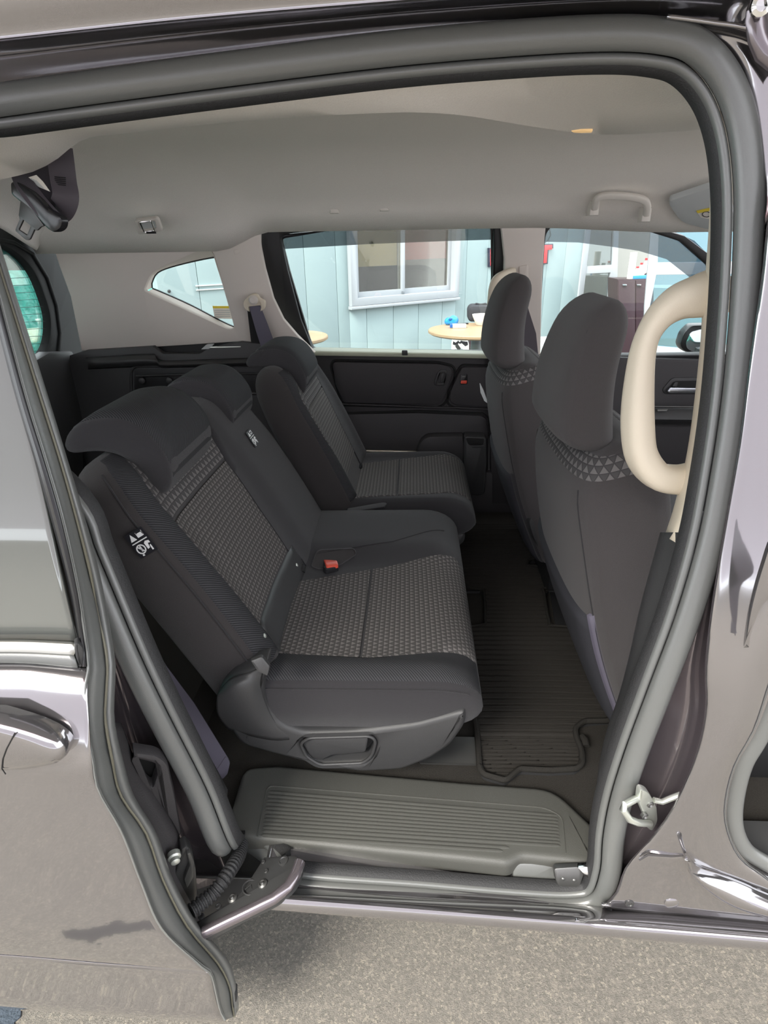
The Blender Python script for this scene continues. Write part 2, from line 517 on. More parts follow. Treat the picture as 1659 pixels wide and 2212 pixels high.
def rib_fabric(name, col, scale):
    nt, b = nodes(name)
    uv = nt.nodes.new('ShaderNodeUVMap'); w = nt.nodes.new('ShaderNodeTexWave'); w.inputs['Scale'].default_value = scale; w.bands_direction = 'DIAGONAL'
    nt.links.new(uv.outputs[0], w.inputs['Vector'])
    f = noi(nt, 1500)
    nt.links.new(mixc(nt, mth(nt, 'ADD', mth(nt, 'MULTIPLY', w.outputs['Fac'], .75), mth(nt, 'MULTIPLY', f, .25)), tuple(c * .3 for c in col), tuple(c * 1.45 for c in col)), b.inputs['Base Color'])
    b.inputs['Roughness'].default_value = .85; b.inputs['Specular IOR Level'].default_value = .2
    bump(nt, b, w.outputs['Fac'], .5, .001)
rib_fabric('rib_fabric', (.043, .043, .046), 120)

def asphalt():
    nt, b = nodes('asphalt')
    t = nt.nodes.new('ShaderNodeTexCoord')
    v = nt.nodes.new('ShaderNodeTexVoronoi'); v.inputs['Scale'].default_value = 240; nt.links.new(t.outputs['Object'], v.inputs['Vector'])
    sx = nt.nodes.new('ShaderNodeSeparateXYZ'); nt.links.new(v.outputs['Color'], sx.inputs[0])
    n1 = noi(nt, 420, 4, .7); n2 = noi(nt, 2.2, 4, .6); n3 = noi(nt, 60, 3, .6)
    r = nt.nodes.new('ShaderNodeValToRGB'); e = r.color_ramp.elements
    e[0].position = 0; e[0].color = (.075, .068, .058, 1); e[1].position = 1; e[1].color = (.56, .49, .38, 1)
    k = r.color_ramp.elements.new(.55); k.color = (.215, .195, .168, 1); k = r.color_ramp.elements.new(.86); k.color = (.31, .275, .23, 1)
    nt.links.new(sx.outputs[0], r.inputs[0])
    c = mixc(nt, n1, r.outputs[0], (.20, .182, .16))
    c = mixc(nt, mth(nt, 'MULTIPLY', n2, .5), c, (.24, .225, .195))
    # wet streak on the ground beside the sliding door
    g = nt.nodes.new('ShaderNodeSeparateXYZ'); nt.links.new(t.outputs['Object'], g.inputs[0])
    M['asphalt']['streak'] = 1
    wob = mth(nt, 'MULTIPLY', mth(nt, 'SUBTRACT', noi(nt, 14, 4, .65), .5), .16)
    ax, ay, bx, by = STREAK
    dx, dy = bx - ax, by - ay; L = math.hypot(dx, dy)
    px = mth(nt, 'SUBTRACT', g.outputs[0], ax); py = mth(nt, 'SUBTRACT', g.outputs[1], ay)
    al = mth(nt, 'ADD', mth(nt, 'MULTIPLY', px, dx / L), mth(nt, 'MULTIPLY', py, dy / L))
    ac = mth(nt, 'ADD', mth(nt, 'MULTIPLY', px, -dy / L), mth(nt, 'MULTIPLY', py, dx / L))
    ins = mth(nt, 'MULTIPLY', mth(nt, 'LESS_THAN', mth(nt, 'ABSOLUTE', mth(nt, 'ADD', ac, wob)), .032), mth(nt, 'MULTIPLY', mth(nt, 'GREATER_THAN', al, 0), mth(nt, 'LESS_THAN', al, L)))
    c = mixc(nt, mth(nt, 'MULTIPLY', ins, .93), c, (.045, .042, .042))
    nt.links.new(c, b.inputs['Base Color']); b.inputs['Roughness'].default_value = .85
    bump(nt, b, mth(nt, 'ADD', sx.outputs[1], n1), .8, .006)
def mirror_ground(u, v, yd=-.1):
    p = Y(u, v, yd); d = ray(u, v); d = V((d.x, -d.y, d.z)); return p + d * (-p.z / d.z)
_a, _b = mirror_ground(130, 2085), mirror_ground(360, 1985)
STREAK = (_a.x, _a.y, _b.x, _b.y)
asphalt()
def mat_fabric():
    nt, b = nodes('mat_pile')
    n1 = noi(nt, 1200, 2, .7); n2 = noi(nt, 5, 3, .6)
    c = mixc(nt, n1, (.016, .0145, .013), (.078, .072, .065))
    c = mixc(nt, mth(nt, 'MULTIPLY', n2, .55), c, (.042, .039, .035))
    nt.links.new(c, b.inputs['Base Color']); b.inputs['Roughness'].default_value = 1; b.inputs['Specular IOR Level'].default_value = .05
    bump(nt, b, n1, .8, .003)
mat_fabric()
def wall_mat():
    nt, b = nodes('wall_blue')
    n = noi(nt, 3, 3)
    nt.links.new(mixc(nt, n, (.27, .35, .36), (.30, .385, .395)), b.inputs['Base Color']); b.inputs['Roughness'].default_value = .5
wall_mat()
simple('door_pane', (.13, .135, .125), .04, 0.0, coat=1.0, coatr=.01, spec=1.0)
simple('belt_strip', (.40, .40, .37), .25, .6)
simple('piping', (.16, .15, .11), .5)
simple('ledge_trim', (.42, .43, .33), .4)
simple('plastic_gate', (.022, .024, .024), .55, spec=.15)
simple('canopy', (.22, .20, .20), .7)
simple('opposite_wall', (.42, .39, .41), .8)
simple('reflected_khaki', (.36, .30, .16), .8)  # this and the next colour imitate reflections in the house window panes
simple('reflected_red', (.30, .05, .045), .6)
simple('seat_back_fabric', (.066, .060, .060), .9, 0, 1400, .5, .3, spec=.15, sheen=.15)
simple('patch_blue', (.05, .065, .085), .8, 0, 200, .8, .5, gd=.004)
# ================================================================ ground
def ground():
    n = 24; x0, x1, y0, y1 = -9, 11, -7, 13
    vs = [V((x0 + (x1 - x0) * i / n, y0 + (y1 - y0) * j / n, 0)) for j in range(n + 1) for i in range(n + 1)]
    fs = [(j * (n + 1) + i, j * (n + 1) + i + 1, (j + 1) * (n + 1) + i + 1, (j + 1) * (n + 1) + i) for j in range(n) for i in range(n)]
    me = bpy.data.meshes.new('ground'); me.from_pydata(vs, [], fs); me.materials.append(M['asphalt'])
    o = bpy.data.objects.new('ground', me); COL.objects.link(o)
    o['kind'] = 'structure'; o['label'] = 'grey-brown coarse asphalt under and around the minivan'
ground()
# canopy over the parking place (its shade and its reflection are what the photograph shows)
cn_ = mk('canopy_roof', *box_geo((-7, -1.5, 2.65), (7, 1.3, 2.75)), 'canopy', None, kind='structure')
box('canopy_fascia', (-7, -1.56, 2.6), (7, -1.5, 2.85), 'red_sign', cn_, .01)
for x in (-6.5, 6.5):
    for y in (-1.3, 1.1): box('canopy_post', (x - .05, y - .05, 0), (x + .05, y + .05, 2.65), 'grey_post', cn_, .005)
# building across the yard, seen only as a reflection in the paint
op_ = mk('wall_front', *box_geo((-11, -8.6, 0), (11, -8.3, 5.0)), 'opposite_wall', None, kind='structure')
# ================================================================ the car body
van = thing('minivan', 'dark purple-grey minivan body with its near side doorway open', 'car', (-0.35, 0.8, 0))
def grid_rows(xs, yz): return [[V((x, y, z(x) if callable(z) else z)) for x in xs] for y, z in yz]
box('floor_carpet', (-1.62, .16, .36), (1.25, 1.59, .405), 'carpet', van, .004)
# ---- weatherstrip round the doorway
seal_px = [(140, 1090), (190, 1200), (280, 1410), (345, 1545), (425, 1700), (476, 1820), (-.695, .12, .392), (-.64, .105, .385), (-.575, .06, .388), (640, 1905), (900, 1926), (1100, 1943), (1230, 1949), (1292, 1934),
           (1316, 1880), (1324, 1800), (1340, 1720), (1372, 1620), (1425, 1480), (1482, 1330), (1530, 1170), (1560, 1020), (1583, 870), (1598, 720), (1609, 560), (1612, 400), (1598, 270),
           (1562, 172), (1500, 104), (1420, 80), (1300, 75), (1100, 86), (830, 110), (500, 151), (200, 191), (0, 219), (-150, 240)]
seal3 = [N(*q) if len(q) == 2 else V(q) for q in seal_px]
rear_top = [V((-.955, yo(1.52), 1.52)), V((-.965, yo(1.42), 1.42)), V((-.93, yo(1.22), 1.22))]
seal_path = cr(seal3 + rear_top, 6, True)
def ell(cx, cy, rx, ry, n=14): return [(cx + rx * math.cos(2 * math.pi * i / n), cy + ry * math.sin(2 * math.pi * i / n)) for i in range(n)]
sn = V((0, -1, .0))
door_seal = sweep('door_seal', seal_path, ell(0.0, 0.006, .0165, .013), 'rubber_satin', van, nrm=sn, closed=True, label='satin grey rubber bulb seal around the doorway')
sweep('seal_ridge', seal_path, ell(-.0215, -.002, .0058, .008), 'rubber_satin', door_seal, nrm=sn, closed=True)
sweep('seal_lip', seal_path, [(-.012, -.008), (-.026, .0), (-.029, -.002), (-.033, -.016), (-.031, -.020), (-.012, -.014)], 'rubber_dark', door_seal, nrm=sn, closed=True, label='black ribbed inner lip')
# ---- fine ribs on the inner lip along the top
# ---- B-pillar: dark shut channel and painted outer skin
Lp = [(1760, 190), (1720, 330), (1664, 450), (1645, 600), (1617, 800), (1598, 950), (1572, 1100), (1548, 1240), (1532, 1350), (1523, 1450), (1525, 1520), (1512, 1600), (1484, 1680), (1444, 1760), (1402, 1815), (1352, 1872), (1330, 1928), (1300, 1957)]
Rp = [(1900, 190), (1830, 330), (1830, 450), (1830, 600), (1830, 800), (1830, 950), (1810, 1100), (1780, 1240), (1730, 1350), (1676, 1450), (1650, 1525), (1630, 1580), (1592, 1648), (1572, 1720), (1571, 1780), (1600, 1850), (1662, 1897), (1800, 2003)]
So = [(1740, 180), (1700, 300), (1625, 450), (1612, 600), (1596, 800), (1577, 950), (1553, 1100), (1515, 1240), (1480, 1350), (1440, 1450), (1415, 1520), (1385, 1600), (1358, 1680), (1338, 1760), (1330, 1815), (1325, 1872), (1318, 1920), (1290, 1945)]
def lerp2(a, b, t): return (a[0] + (b[0] - a[0]) * t, a[1] + (b[1] - a[1]) * t)
def strip(name, A, B, steps, mat, parent, nx=60, sub=0, th=.003, **k):
    """surface between two outlines; steps = (fraction, distance inward from the flank)"""
    return sheet(name, [[N(*lerp2(a, b, t), off) for a, b in zip(A, B)] for t, off in steps], mat, parent, nx, sub, th, **k)
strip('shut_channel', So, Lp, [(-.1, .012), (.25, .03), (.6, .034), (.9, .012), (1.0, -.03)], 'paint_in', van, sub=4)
strip('pillar_skin', Lp, Rp, [(.0, -.022), (.012, -.036), (.04, -.044), (.25, -.047), (.6, -.05), (.9, -.044), (.985, -.035), (1.0, -.015)], 'paint', van, sub=4, label='purple-grey painted pillar skin')
# pressed feature at the pillar edge
plate('pillar_pressing', [(1672, 1170), (1648, 1225), (1622, 1320), (1611, 1400), (1622, 1375), (1650, 1310), (1690, 1270)], (V((.05, -.022, 1.0)), V((0, 1, .06)).normalized()), .006, 'paint', van, bev=.004, smooth=5)
# rocker and sill
def Nrow(px, off): return [N(u, v, off) for u, v in px]
sheet('rocker_lip', [                       Nrow([(1300, 1956), (1400, 1966), (1480, 1972), (1560, 1980), (1620, 1986), (1700, 1994), (1800, 2004)], -.044),
                       Nrow([(1300, 1962), (1400, 1974), (1480, 1979), (1560, 1987), (1620, 1993), (1700, 2001), (1800, 2010)], -.032)], 'paint', van, 40, 4)
s0 = [Y(u, v, .012) for u, v in [(560, 1914), (610, 1918), (900, 1941), (1200, 1958), (1400, 1968), (1659, 1990), (1800, 2004)]]
s1 = [Y(u, v, -.012) for u, v in [(556, 1927), (600, 1930), (900, 1950), (1200, 1970), (1400, 1982), (1659, 2004), (1800, 2018)]]
s2 = [Y(u, v, -.034) for u, v in [(552, 1940), (590, 1942), (900, 1965), (1200, 1989), (1400, 2006), (1659, 2028), (1800, 2040)]]
s3 = [Y(u, v, -.030) for u, v in [(548, 1955), (575, 1957), (900, 1982), (1200, 2006), (1400, 2023), (1659, 2045), (1800, 2057)]]
s4 = [p + V((0, .06, -.012)) for p in s3]; s5 = [p + V((0, .22, .0)) for p in s3]
sheet('door_sill', [s0, s1, s2, s3, s4, s5], 'paint', van, 50, 5, label='painted sill below the doorway')
# channel between weatherstrip and step plate
sheet('sill_tray', [[V((x, y_, z_)) for x in (-.76, -.5, -.25, .0)] for y_, z_ in ((.20, .388), (.12, .384), (.085, .376), (.055, .380), (.036, .392))], 'bare_metal', van, 30, 4)
plate('tray_bracket_panel', [(1108, 1866, 14), (1205, 1866), (1212, 1918), (1108, 1908, 14)], (Y(1150, 1890, .058), V((0, 1, -.45)).normalized()), .008, 'rubber_satin', van, bev=.003, r=4)
rb = plate('roller_bracket', [(1196, 1876, 8), (1256, 1872, 6), (1262, 1890), (1252, 1918, 8), (1206, 1916, 8), (1200, 1900)], (Y(1225, 1895, .040), V((0, 1, -.45)).normalized()), .012, 'bare_metal', van, bev=.003)
plate('roller_arm', [(1246, 1874, 4), (1272, 1872, 8), (1288, 1896, 6), (1276, 1900), (1262, 1892)], (Y(1262, 1885, .038), V((.2, 1, -.45)).normalized()), .012, 'chrome', rb, bev=.002)
for u, v in ((1216, 1898), (1240, 1901)):
    lathe('rivet', Y(u, v, .039), (0, -1, .45), [(.003, 0), (.003, .002), (.0015, .003)], 'bare_metal', rb, 10)
# ---- step plate
zt = .428
step_px = [(526, 1655, 25), (600, 1650), (800, 1668), (1000, 1686), (1195, 1700, 40), (1292, 1790, 20), (1293, 1868, 10), (1200, 1857), (1126, 1850, 10), (1098, 1866, 12), (1000, 1855), (800, 1836), (552, 1811), (484, 1796, 14)]
P = [Z(q.x, q.y, zt) for q in fil(step_px, 0)]
vs, fs = prism(P, V((0, .0, -.034)), .013, nseg=4)
step = mk('step_plate', vs, fs, 'plastic_step', van, angle=30, label='black ribbed plastic entry step')
fr = [(556, 1806, 8), (578, 1697, 14), (1180, 1745, 20), (1215, 1765, 14), (1222, 1843, 6)]
tube('frame_line', [Z(q.x, q.y, zt + .0002) for q in fil(fr, 0, closed=False)], .0013, 'plastic_step', step, 6)
nr = 12
for i in range(nr):
    t = i / (nr - 1)
    a = lerp2((580, 1711), (564, 1804), t); b = lerp2((1204, 1762), (1212, 1842), t)
    if i >= nr - 2: b = (1100 - (i - nr + 2) * 14, lerp2(a, b, .86)[1] + 2)
    A_, B_ = Z(*a, zt), Z(*b, zt); d = (B_ - A_).normalized()
    sweep('rib', [A_, A_ + d * .006, B_ - d * .006, B_], [(-.0032, -.001), (-.0026, .0016), (0, .0026), (.0026, .0016), (.0032, -.001)], 'plastic_step', step, nrm=V((0, 0, 1)), scale=[.4, 1, 1, .4])
# ---- roof edge above the doorway
top = [(-260, 246), (0, 211), (400, 158), (830, 104), (1200, 72), (1420, 70), (1560, 90)]
c1 = [(-260, 216), (0, 186), (400, 132), (830, 74), (1200, 46), (1420, 44), (1620, 66)]
c2 = [(-260, 152), (0, 126), (400, 78), (830, 36), (1200, 10), (1420, 4), (1660, 20)]
c3 = [(-260, 128), (0, 100), (400, 56), (830, 18), (1200, -8), (1420, -16), (1680, -10)]
l1 = [(-260, 112), (0, 85), (400, 42), (830, 5), (1200, -22), (1420, -30), (1680, -30)]
l2 = [(-260, 96), (0, 71), (400, 28), (830, -9), (1200, -36), (1420, -44), (1680, -44)]
l3 = [(-260, -10), (0, -40), (400, -80), (830, -110), (1200, -130), (1420, -140), (1680, -145)]
rows = [Nrow(top, .01), Nrow(c1, .016), [Y(u, v, .155) for u, v in c2], [Y(u, v, .10) for u, v in c3], [Y(u, v, .045) for u, v in l1], [Y(u, v, .038) for u, v in l2], [Y(u, v, .022) for u, v in l3]]
rows.append([p + V((0, .06, .03)) for p in rows[-1]])
rows.append([p + V((0, .09, .01)) for p in rows[-1]])
sheet('roof_rail', rows, 'paint', van, 50, 5, label='painted roof edge with door rail channel')
rf = rows[-1]
xs = [-1.75, -1.0, -.4, .2, .8, 1.3]
sheet('roof', [[V((x, .17, 1.665)) for x in xs], [V((x, .35, 1.705)) for x in xs], [V((x, .8, 1.725)) for x in xs], [V((x, 1.25, 1.705)) for x in xs], [V((x, 1.52, 1.64)) for x in xs], [V((x, 1.60, 1.54)) for x in xs]], 'paint', van, 20, 4)
cn_in = [(1430, 62), (1500, 78), (1560, 118), (1602, 178), (1628, 262), (1638, 380), (1630, 500)]
cn_out = [(1440, 40), (1530, 52), (1640, 72), (1700, 130), (1740, 240), (1740, 360), (1664, 500)]
sheet('pillar_head', [[N(*lerp2(a, b, t), off) for a, b in zip(cn_in, cn_out)] for t, off in ((-.1, .016), (.3, .006), (.7, 0), (1, -.02))], 'paint', van, 40, 4, label='painted corner above the pillar')
sweep('rail_end_bracket', [N(u, v, -.02) for u, v in [(1640, -10), (1634, 40), (1640, 80), (1652, 110), (1690, 140)]], ell(0, 0, .012, .008, 10), 'paint_in', van)
lathe('rail_end_nut', N(1640, 14, -.035), (0, -1, 0), [(.010, 0), (.010, .004), (.006, .006), (.006, .003)], 'chrome', van, 12)
# dark lower body behind the support arm
plate('rear_lower_body', [(330, 1760), (500, 1800), (600, 1850), (640, 1880), (560, 1960), (430, 2040), (360, 1960)], (V((-.7, .135, .4)), V((0, 1, -.35)).normalized()), .02, 'steel_black', van, bev=.004)
# ---- door striker
st = plate('door_striker', [(1384, 1706, 8), (1402, 1712, 8), (1420, 1745), (1422, 1775, 8), (1410, 1798, 10), (1398, 1790, 6), (1394, 1768), (1380, 1735)], (N(1400, 1755, -.02), V((-.3, 1, .2)).normalized()), .01, 'steel', van, bev=.003)
tube('striker_loop', [N(u, v, o) for u, v, o in [(1390, 1723, -.02), (1372, 1726, -.035), (1350, 1738, -.048), (1346, 1748, -.05), (1360, 1770, -.05), (1378, 1777, -.04), (1404, 1779, -.02)]], .0052, 'steel', st, 10)
tube('striker_arm', [N(u, v, -.02) for u, v in [(1412, 1728), (1430, 1732), (1455, 1722), (1472, 1716)]], .0045, 'steel', st, 8)
for u, v in ((1404, 1737), (1392, 1762)):
    lathe('striker_bolt', N(u, v, -.026), (.3, -1, 0), [(.0055, -.003), (.0055, .002), (.004, .003), (.002, .001)], 'bare_metal', st, 12)
# rocker details: press line, plug, screw
tube('press_line', [N(u, v, -.050) for u, v in [(1382, 1858), (1400, 1848), (1450, 1851), (1476, 1849)]], .003, 'paint', van, 6)
lathe('rocker_plug', N(1450, 1950, -.0475), (0, -1, .1), [(.011, -.004), (.011, .0015), (.009, .003), (.0, .0035)], 'paint', van, 18)
lathe('rocker_screw', N(1360, 1952, -.0465), (0, -1, .1), [(.007, -.004), (.007, .001), (.004, .002), (.003, .0005)], 'steel_black', van, 14)
lathe('sill_plug', Y(1247, 1992, -.034), (0, -1, .3), [(.005, -.003), (.005, .0012), (.003, .0018)], 'paint', van, 12)
# ---- front doorway, lower right
sheet('front_sill_shoulder', [Nrow([(1482, 1840), (1505, 1868), (1560, 1888), (1610, 1908), (1659, 1930), (1800, 1985)], -.050), Nrow([(1484, 1850), (1500, 1880), (1552, 1908), (1600, 1930), (1659, 1952), (1800, 2000)], -.066),
                              Nrow([(1486, 1862), (1496, 1890), (1540, 1928), (1592, 1958), (1659, 1978), (1800, 2012)], -.074), Nrow([(1485, 1866), (1494, 1896), (1536, 1934), (1590, 1964), (1659, 1984), (1800, 2016)], -.048)], 'paint', van, 40, 4)
fs_path = cr([N(u, v, -.01) for u, v in [(1690, 1480), (1640, 1590), (1606, 1650), (1588, 1720), (1586, 1780), (1606, 1830), (1650, 1862), (1740, 1905)]], 5)
sweep('front_door_seal', fs_path, ell(0, 0, .013, .011), 'rubber_satin', van)
sheet('front_step_skin', [[N(u, v, -.02) for u, v in [(1672, 1470), (1632, 1578), (1590, 1652), (1570, 1722), (1570, 1785), (1602, 1852), (1661, 1897), (1800, 1970)]],
                          [N(u, v, .015) for u, v in [(1688, 1480), (1640, 1590), (1604, 1650), (1586, 1722), (1584, 1782), (1606, 1836), (1656, 1870), (1760, 1920)]]], 'paint', van, 40)
box('front_sill_tread', (.13, .03, .40), (1.2, .14, .445), 'plastic', van, .01)
# ---- inner trims on the near side
cream_o = [(1546, 240), (1556, 300), (1560, 420), (1554, 560), (1545, 650), (1538, 800), (1520, 950), (1492, 1080), (1456, 1170)]
cream_i = [(1526, 240), (1533, 300), (1535, 420), (1527, 560), (1519, 640), (1512, 760), (1488, 960), (1458, 1090), (1436, 1158)]
cp = sheet('pillar_trim', [[N(*lerp2(a, b, t), off) for a, b in zip(cream_o, cream_i)] for t, off in ((-.6, .03), (0, .034), (.5, .045), (1, .085), (1.0, .14))], 'trim_cream', van, 40, 3, th=.003, label='cream plastic pillar trim')
hp = cr([N(u, v, .085) for u, v in [(1556, 628), (1510, 640), (1462, 655), (1420, 690), (1392, 745), (1380, 830), (1377, 920), (1386, 985), (1418, 1026), (1462, 1036), (1500, 1030)]], 5)
k = len(hp)
hs = [1.45 - .75 * sstep(0, .38, i / k) + .28 * sstep(.35, .6, i / k) for i in range(k)]
sweep('assist_handle', hp, rrect(.040, .044, .016, 4), 'trim_cream', cp, nrm=V((.35, -1, 0)), scale=hs, angle=50, label='large cream grab handle')
dk_o = [(1462, 1150), (1430, 1290), (1392, 1400), (1360, 1480), (1330, 1570), (1305, 1680), (1300, 1800), (1300, 1880)]
dk_i = [(1428, 1150), (1385, 1310), (1362, 1410), (1338, 1500), (1308, 1590), (1290, 1690), (1290, 1800), (1290, 1875)]
sheet('pillar_lower_trim', [[N(*lerp2(a, b, t), off) for a, b in zip(dk_o, dk_i)] for t, off in ((-.5, .02), (.2, .04), (1, .07), (1.0, .12))], 'plastic', van, 40, 3)
# rear of the doorway: inner trim and dark body channel behind the open door
cin = [(140, 1090), (190, 1200), (280, 1410), (345, 1545), (425, 1700), (482, 1840)]
cout = [(120, 1050), (205, 1118), (285, 1284), (335, 1398), (395, 1525), (492, 1708)]
sheet('rear_pillar_trim', [[N(*lerp2(a, b, t), off) for a, b in zip(cin, cout)] for t, off in ((-.1, .005), (.35, .012), (.75, .03), (1, .07), (1, .16))], 'plastic', van, 40, 3)
bch = [(-60, 640), (80, 1000), (170, 1260), (215, 1480), (290, 1720), (400, 1930)]
cin2 = [(40, 830), (140, 1090), (205, 1240), (280, 1410), (370, 1600), (490, 1900)]
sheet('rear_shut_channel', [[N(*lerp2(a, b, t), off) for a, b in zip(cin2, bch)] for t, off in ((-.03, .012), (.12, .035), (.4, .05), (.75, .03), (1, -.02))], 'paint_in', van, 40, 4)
# rear quarter on the near side (behind the open door)
def rect(x0, x1, z0, z1, y): return [V((x0, y, z0)), V((x1, y, z0)), V((x1, y, z1)), V((x0, y, z1))]
vs, fs = prism([V((-1.7, .03, .3)), V((-1.02, .03, .3)), V((-.95, .03, 1.0)), V((-1.02, .03, 1.0)), V((-1.7, .03, 1.0))][:2] + [V((-.92, .03, 1.04)), V((-1.7, .03, 1.04))], V((0, .03, 0)), .004)
mk('rear_quarter_panel', vs, fs, 'paint', van)
vs, fs = prism([V((-1.62, .14, .41)), V((-1.02, .14, .41)), V((-.95, .14, 1.02)), V((-1.62, .14, 1.02))], V((0, .02, 0)), .004)
mk('rear_inner_trim', vs, fs, 'plastic', van)
vs, fs = prism([V((-1.70, .10, 1.04)), V((-1.45, .10, 1.04)), V((-1.5, .17, 1.56)), V((-1.70, .17, 1.56))], V((0, .03, 0)), .004)
mk('rear_pillar_skin', vs, fs, 'paint', van)
# ---- headliner
step_line = [(-60, 402), (0, 385), (70, 368), (120, 342), (180, 298), (280, 284), (400, 270), (600, 252), (830, 240), (930, 240), (1020, 248), (1150, 270), (1260, 285), (1330, 288), (1400, 285), (1530, 276), (1600, 270)]
def zstep(u): return 1.535 if u < 60 else (1.535 + .04 * sstep(60, 200, u))
edge = [(-200, 262), (-60, 258), (0, 250), (60, 243), (120, 236), (200, 224), (300, 212), (400, 200), (600, 176), (830, 148), (930, 140), (1050, 128), (1200, 120), (1330, 118), (1420, 124), (1500, 160), (1560, 240)]
e0 = [N(u, v, .045) for u, v in edge]
st3 = []
for u, v in step_line:
    p = Z(u, v, zstep(u))
    if u < 150: p = Y(u, v, .42 + .0 * u) if False else p
    st3.append(p)
# keep the rear end of the lip near the roof edge, where the belt hangs
for i, (u, v) in enumerate(step_line):
    if u < 180: st3[i] = Y(u, v, .47 - .0003 * (180 - u))
nx = len(step_line)
e0r = resample(cr(e0, 6), 60); s3r = resample(cr(st3, 6), 60)
r_up = [V((p.x, p.y + .012, p.z + .012)) for p in s3r]
r_in = [V((p.x, p.y + .06, 1.632)) for p in s3r]
lip = [a.lerp(b, .5) + V((0, 0, -.006)) for a, b in zip(e0r, s3r)]
hl_rows = [[V((p.x, p.y - .01, p.z + .02)) for p in e0r], e0r, lip, s3r, r_up, r_in]
for y, z in ((.80, 1.645), (1.05, 1.640), (1.18, 1.622), (1.27, 1.585), (1.36, 1.545), (1.44, 1.50), (1.488, 1.445)):
    hl_rows.append([V((-1.62 + (2.6) * i / 59, y, z - .055 * sstep(1.3, 1.488, y) * sstep(-.82, -1.0, -1.62 + 2.6 * i / 59) - .02 * sstep(1.3, 1.488, y) * sstep(.0, .5, -1.62 + 2.6 * i / 59))) for i in range(60)])
vs = [p for r in hl_rows for p in r]
fs = [(j * 60 + i, j * 60 + i + 1, (j + 1) * 60 + i + 1, (j + 1) * 60 + i) for j in range(len(hl_rows) - 1) for i in range(59)]
hl = mk('headliner', vs, fs, 'headliner', van, angle=50, label='warm grey felt roof lining')
md = hl.modifiers.new('thickness', 'SOLIDIFY'); md.thickness = .004; md.offset = 0
# rear part of the lining above the tailgate
sheet('headliner_rear', [[V((-.99, .30, 1.56)), V((-.99, .8, 1.65)), V((-.99, 1.2, 1.625)), V((-.99, 1.48, 1.475))], [V((-1.35, .26, 1.54)), V((-1.35, .8, 1.63)), V((-1.35, 1.2, 1.60)), V((-1.35, 1.48, 1.465))], [V((-1.55, .3, 1.51)), V((-1.55, .8, 1.585)), V((-1.55, 1.2, 1.555)), V((-1.55, 1.47, 1.44))], [V((-1.60, .3, 1.46)), V((-1.60, .8, 1.51)), V((-1.60, 1.2, 1.49)), V((-1.60, 1.46, 1.40))]], 'headliner', van, 30, 5, th=.004)
plate('ceiling_mark', [(532, 328), (540, 325), (551, 328), (543, 331)], (V((-.8, .9, 1.6405)), V((0, 0, 1))), .001, 'vent_grey', van, bev=0)
plate('ceiling_lamp', [(1234, 284), (1255, 282), (1280, 284), (1278, 287), (1256, 288), (1238, 287)], (Z(1257, 285, 1.572), V((0, .25, 1)).normalized()), .006, 'lamp_warm', van, bev=.001, label='small warm glowing roof lamp')
# ---- roof grab handles 
def grab(pts, y, w):
    path = cr([Y(u, v, yy) for u, v, yy in pts], 5)
    o = sweep('grab_handle', path, rrect(w, w * .8, w * .3, 3), 'handle_grey', van, nrm=V((0, -.8, -.6)), angle=50)
    for u, v, yy in (pts[0], pts[-1]):
        p = Y(u, v, yy)
        a, b = box_geo(p + V((-.014, -.006, -.02)), p + V((.014, .03, .02)), .006)
        mk('handle_foot', a, b, 'handle_grey', o)
grab([(722, 446, 1.435), (723, 428, 1.40), (735, 417, 1.385), (780, 413, 1.38), (815, 416, 1.385), (828, 428, 1.40), (830, 441, 1.435)], 1.4, .020)
grab([(1284, 450, 1.40), (1287, 436, 1.37), (1300, 424, 1.355), (1350, 424, 1.35), (1388, 431, 1.355), (1398, 444, 1.37), (1396, 464, 1.40)], 1.4, .021)
# ceiling belt holder
bh = plate('belt_holder', [(290, 477, 6), (341, 471, 8), (352, 500, 6), (298, 508, 6)], (Y(318, 490, 1.37), V((0, 1, .75)).normalized()), .012, 'handle_grey', van, bev=.003, lift=.006, holes=[[(299, 482, 3), (334, 478, 3), (338, 494, 3), (304, 498, 3)]])
plate('holder_base', [(296, 480), (338, 475), (344, 498), (302, 502)], (Y(318, 490, 1.37), V((0, 1, .75)).normalized()), .004, 'vent_grey', bh)
sweep('chrome_ring', [PL(q.x, q.y, Y(318, 490, 1.36), V((0, 1, .75)).normalized()) for q in fil([(302, 480), (327, 477), (334, 498), (312, 502)], 3)], circ(.0022, 6), 'chrome', bh, closed=True)
box('holder_slot', Y(316, 505, 1.364), Y(337, 500, 1.372), 'dark_gap', bh, .001)
# sun visor
vis = tag(plate('sun_visor', [(1440, 437, 14), (1560, 398), (1600, 500), (1540, 500, 20), (1470, 482, 20)], (V((.55, 1.25, 1.545)), V((.05, .45, .9)).normalized()), .018, 'vent_grey', None, bev=.006), 'grey folded sun visor with yellow airbag label at the roof front', 'visor')
lb = plate('warning_label', [(1504, 456), (1545, 447), (1550, 476), (1514, 470)], (V((.55, 1.25, 1.545)), V((.05, .45, .9)).normalized()), .001, 'cream_paper', vis, bev=0, lift=.0012)
plate('label_header', [(1504, 456), (1545, 447), (1546, 453), (1507, 461)], (V((.55, 1.25, 1.545)), V((.05, .45, .9)).normalized()), .001, 'yellow', lb, bev=0, lift=.002)
ring = [(1526 + 9 * math.cos(a * .7), 463 + 6 * math.sin(a * .7)) for a in range(9)]
sweep('label_ring', [PL(u, v, V((.55, 1.25, 1.545)) - V((.05, .45, .9)).normalized() * .0022, V((.05, .45, .9)).normalized()) for u, v in ring], circ(.0012, 5), 'tag_black', lb, closed=True)

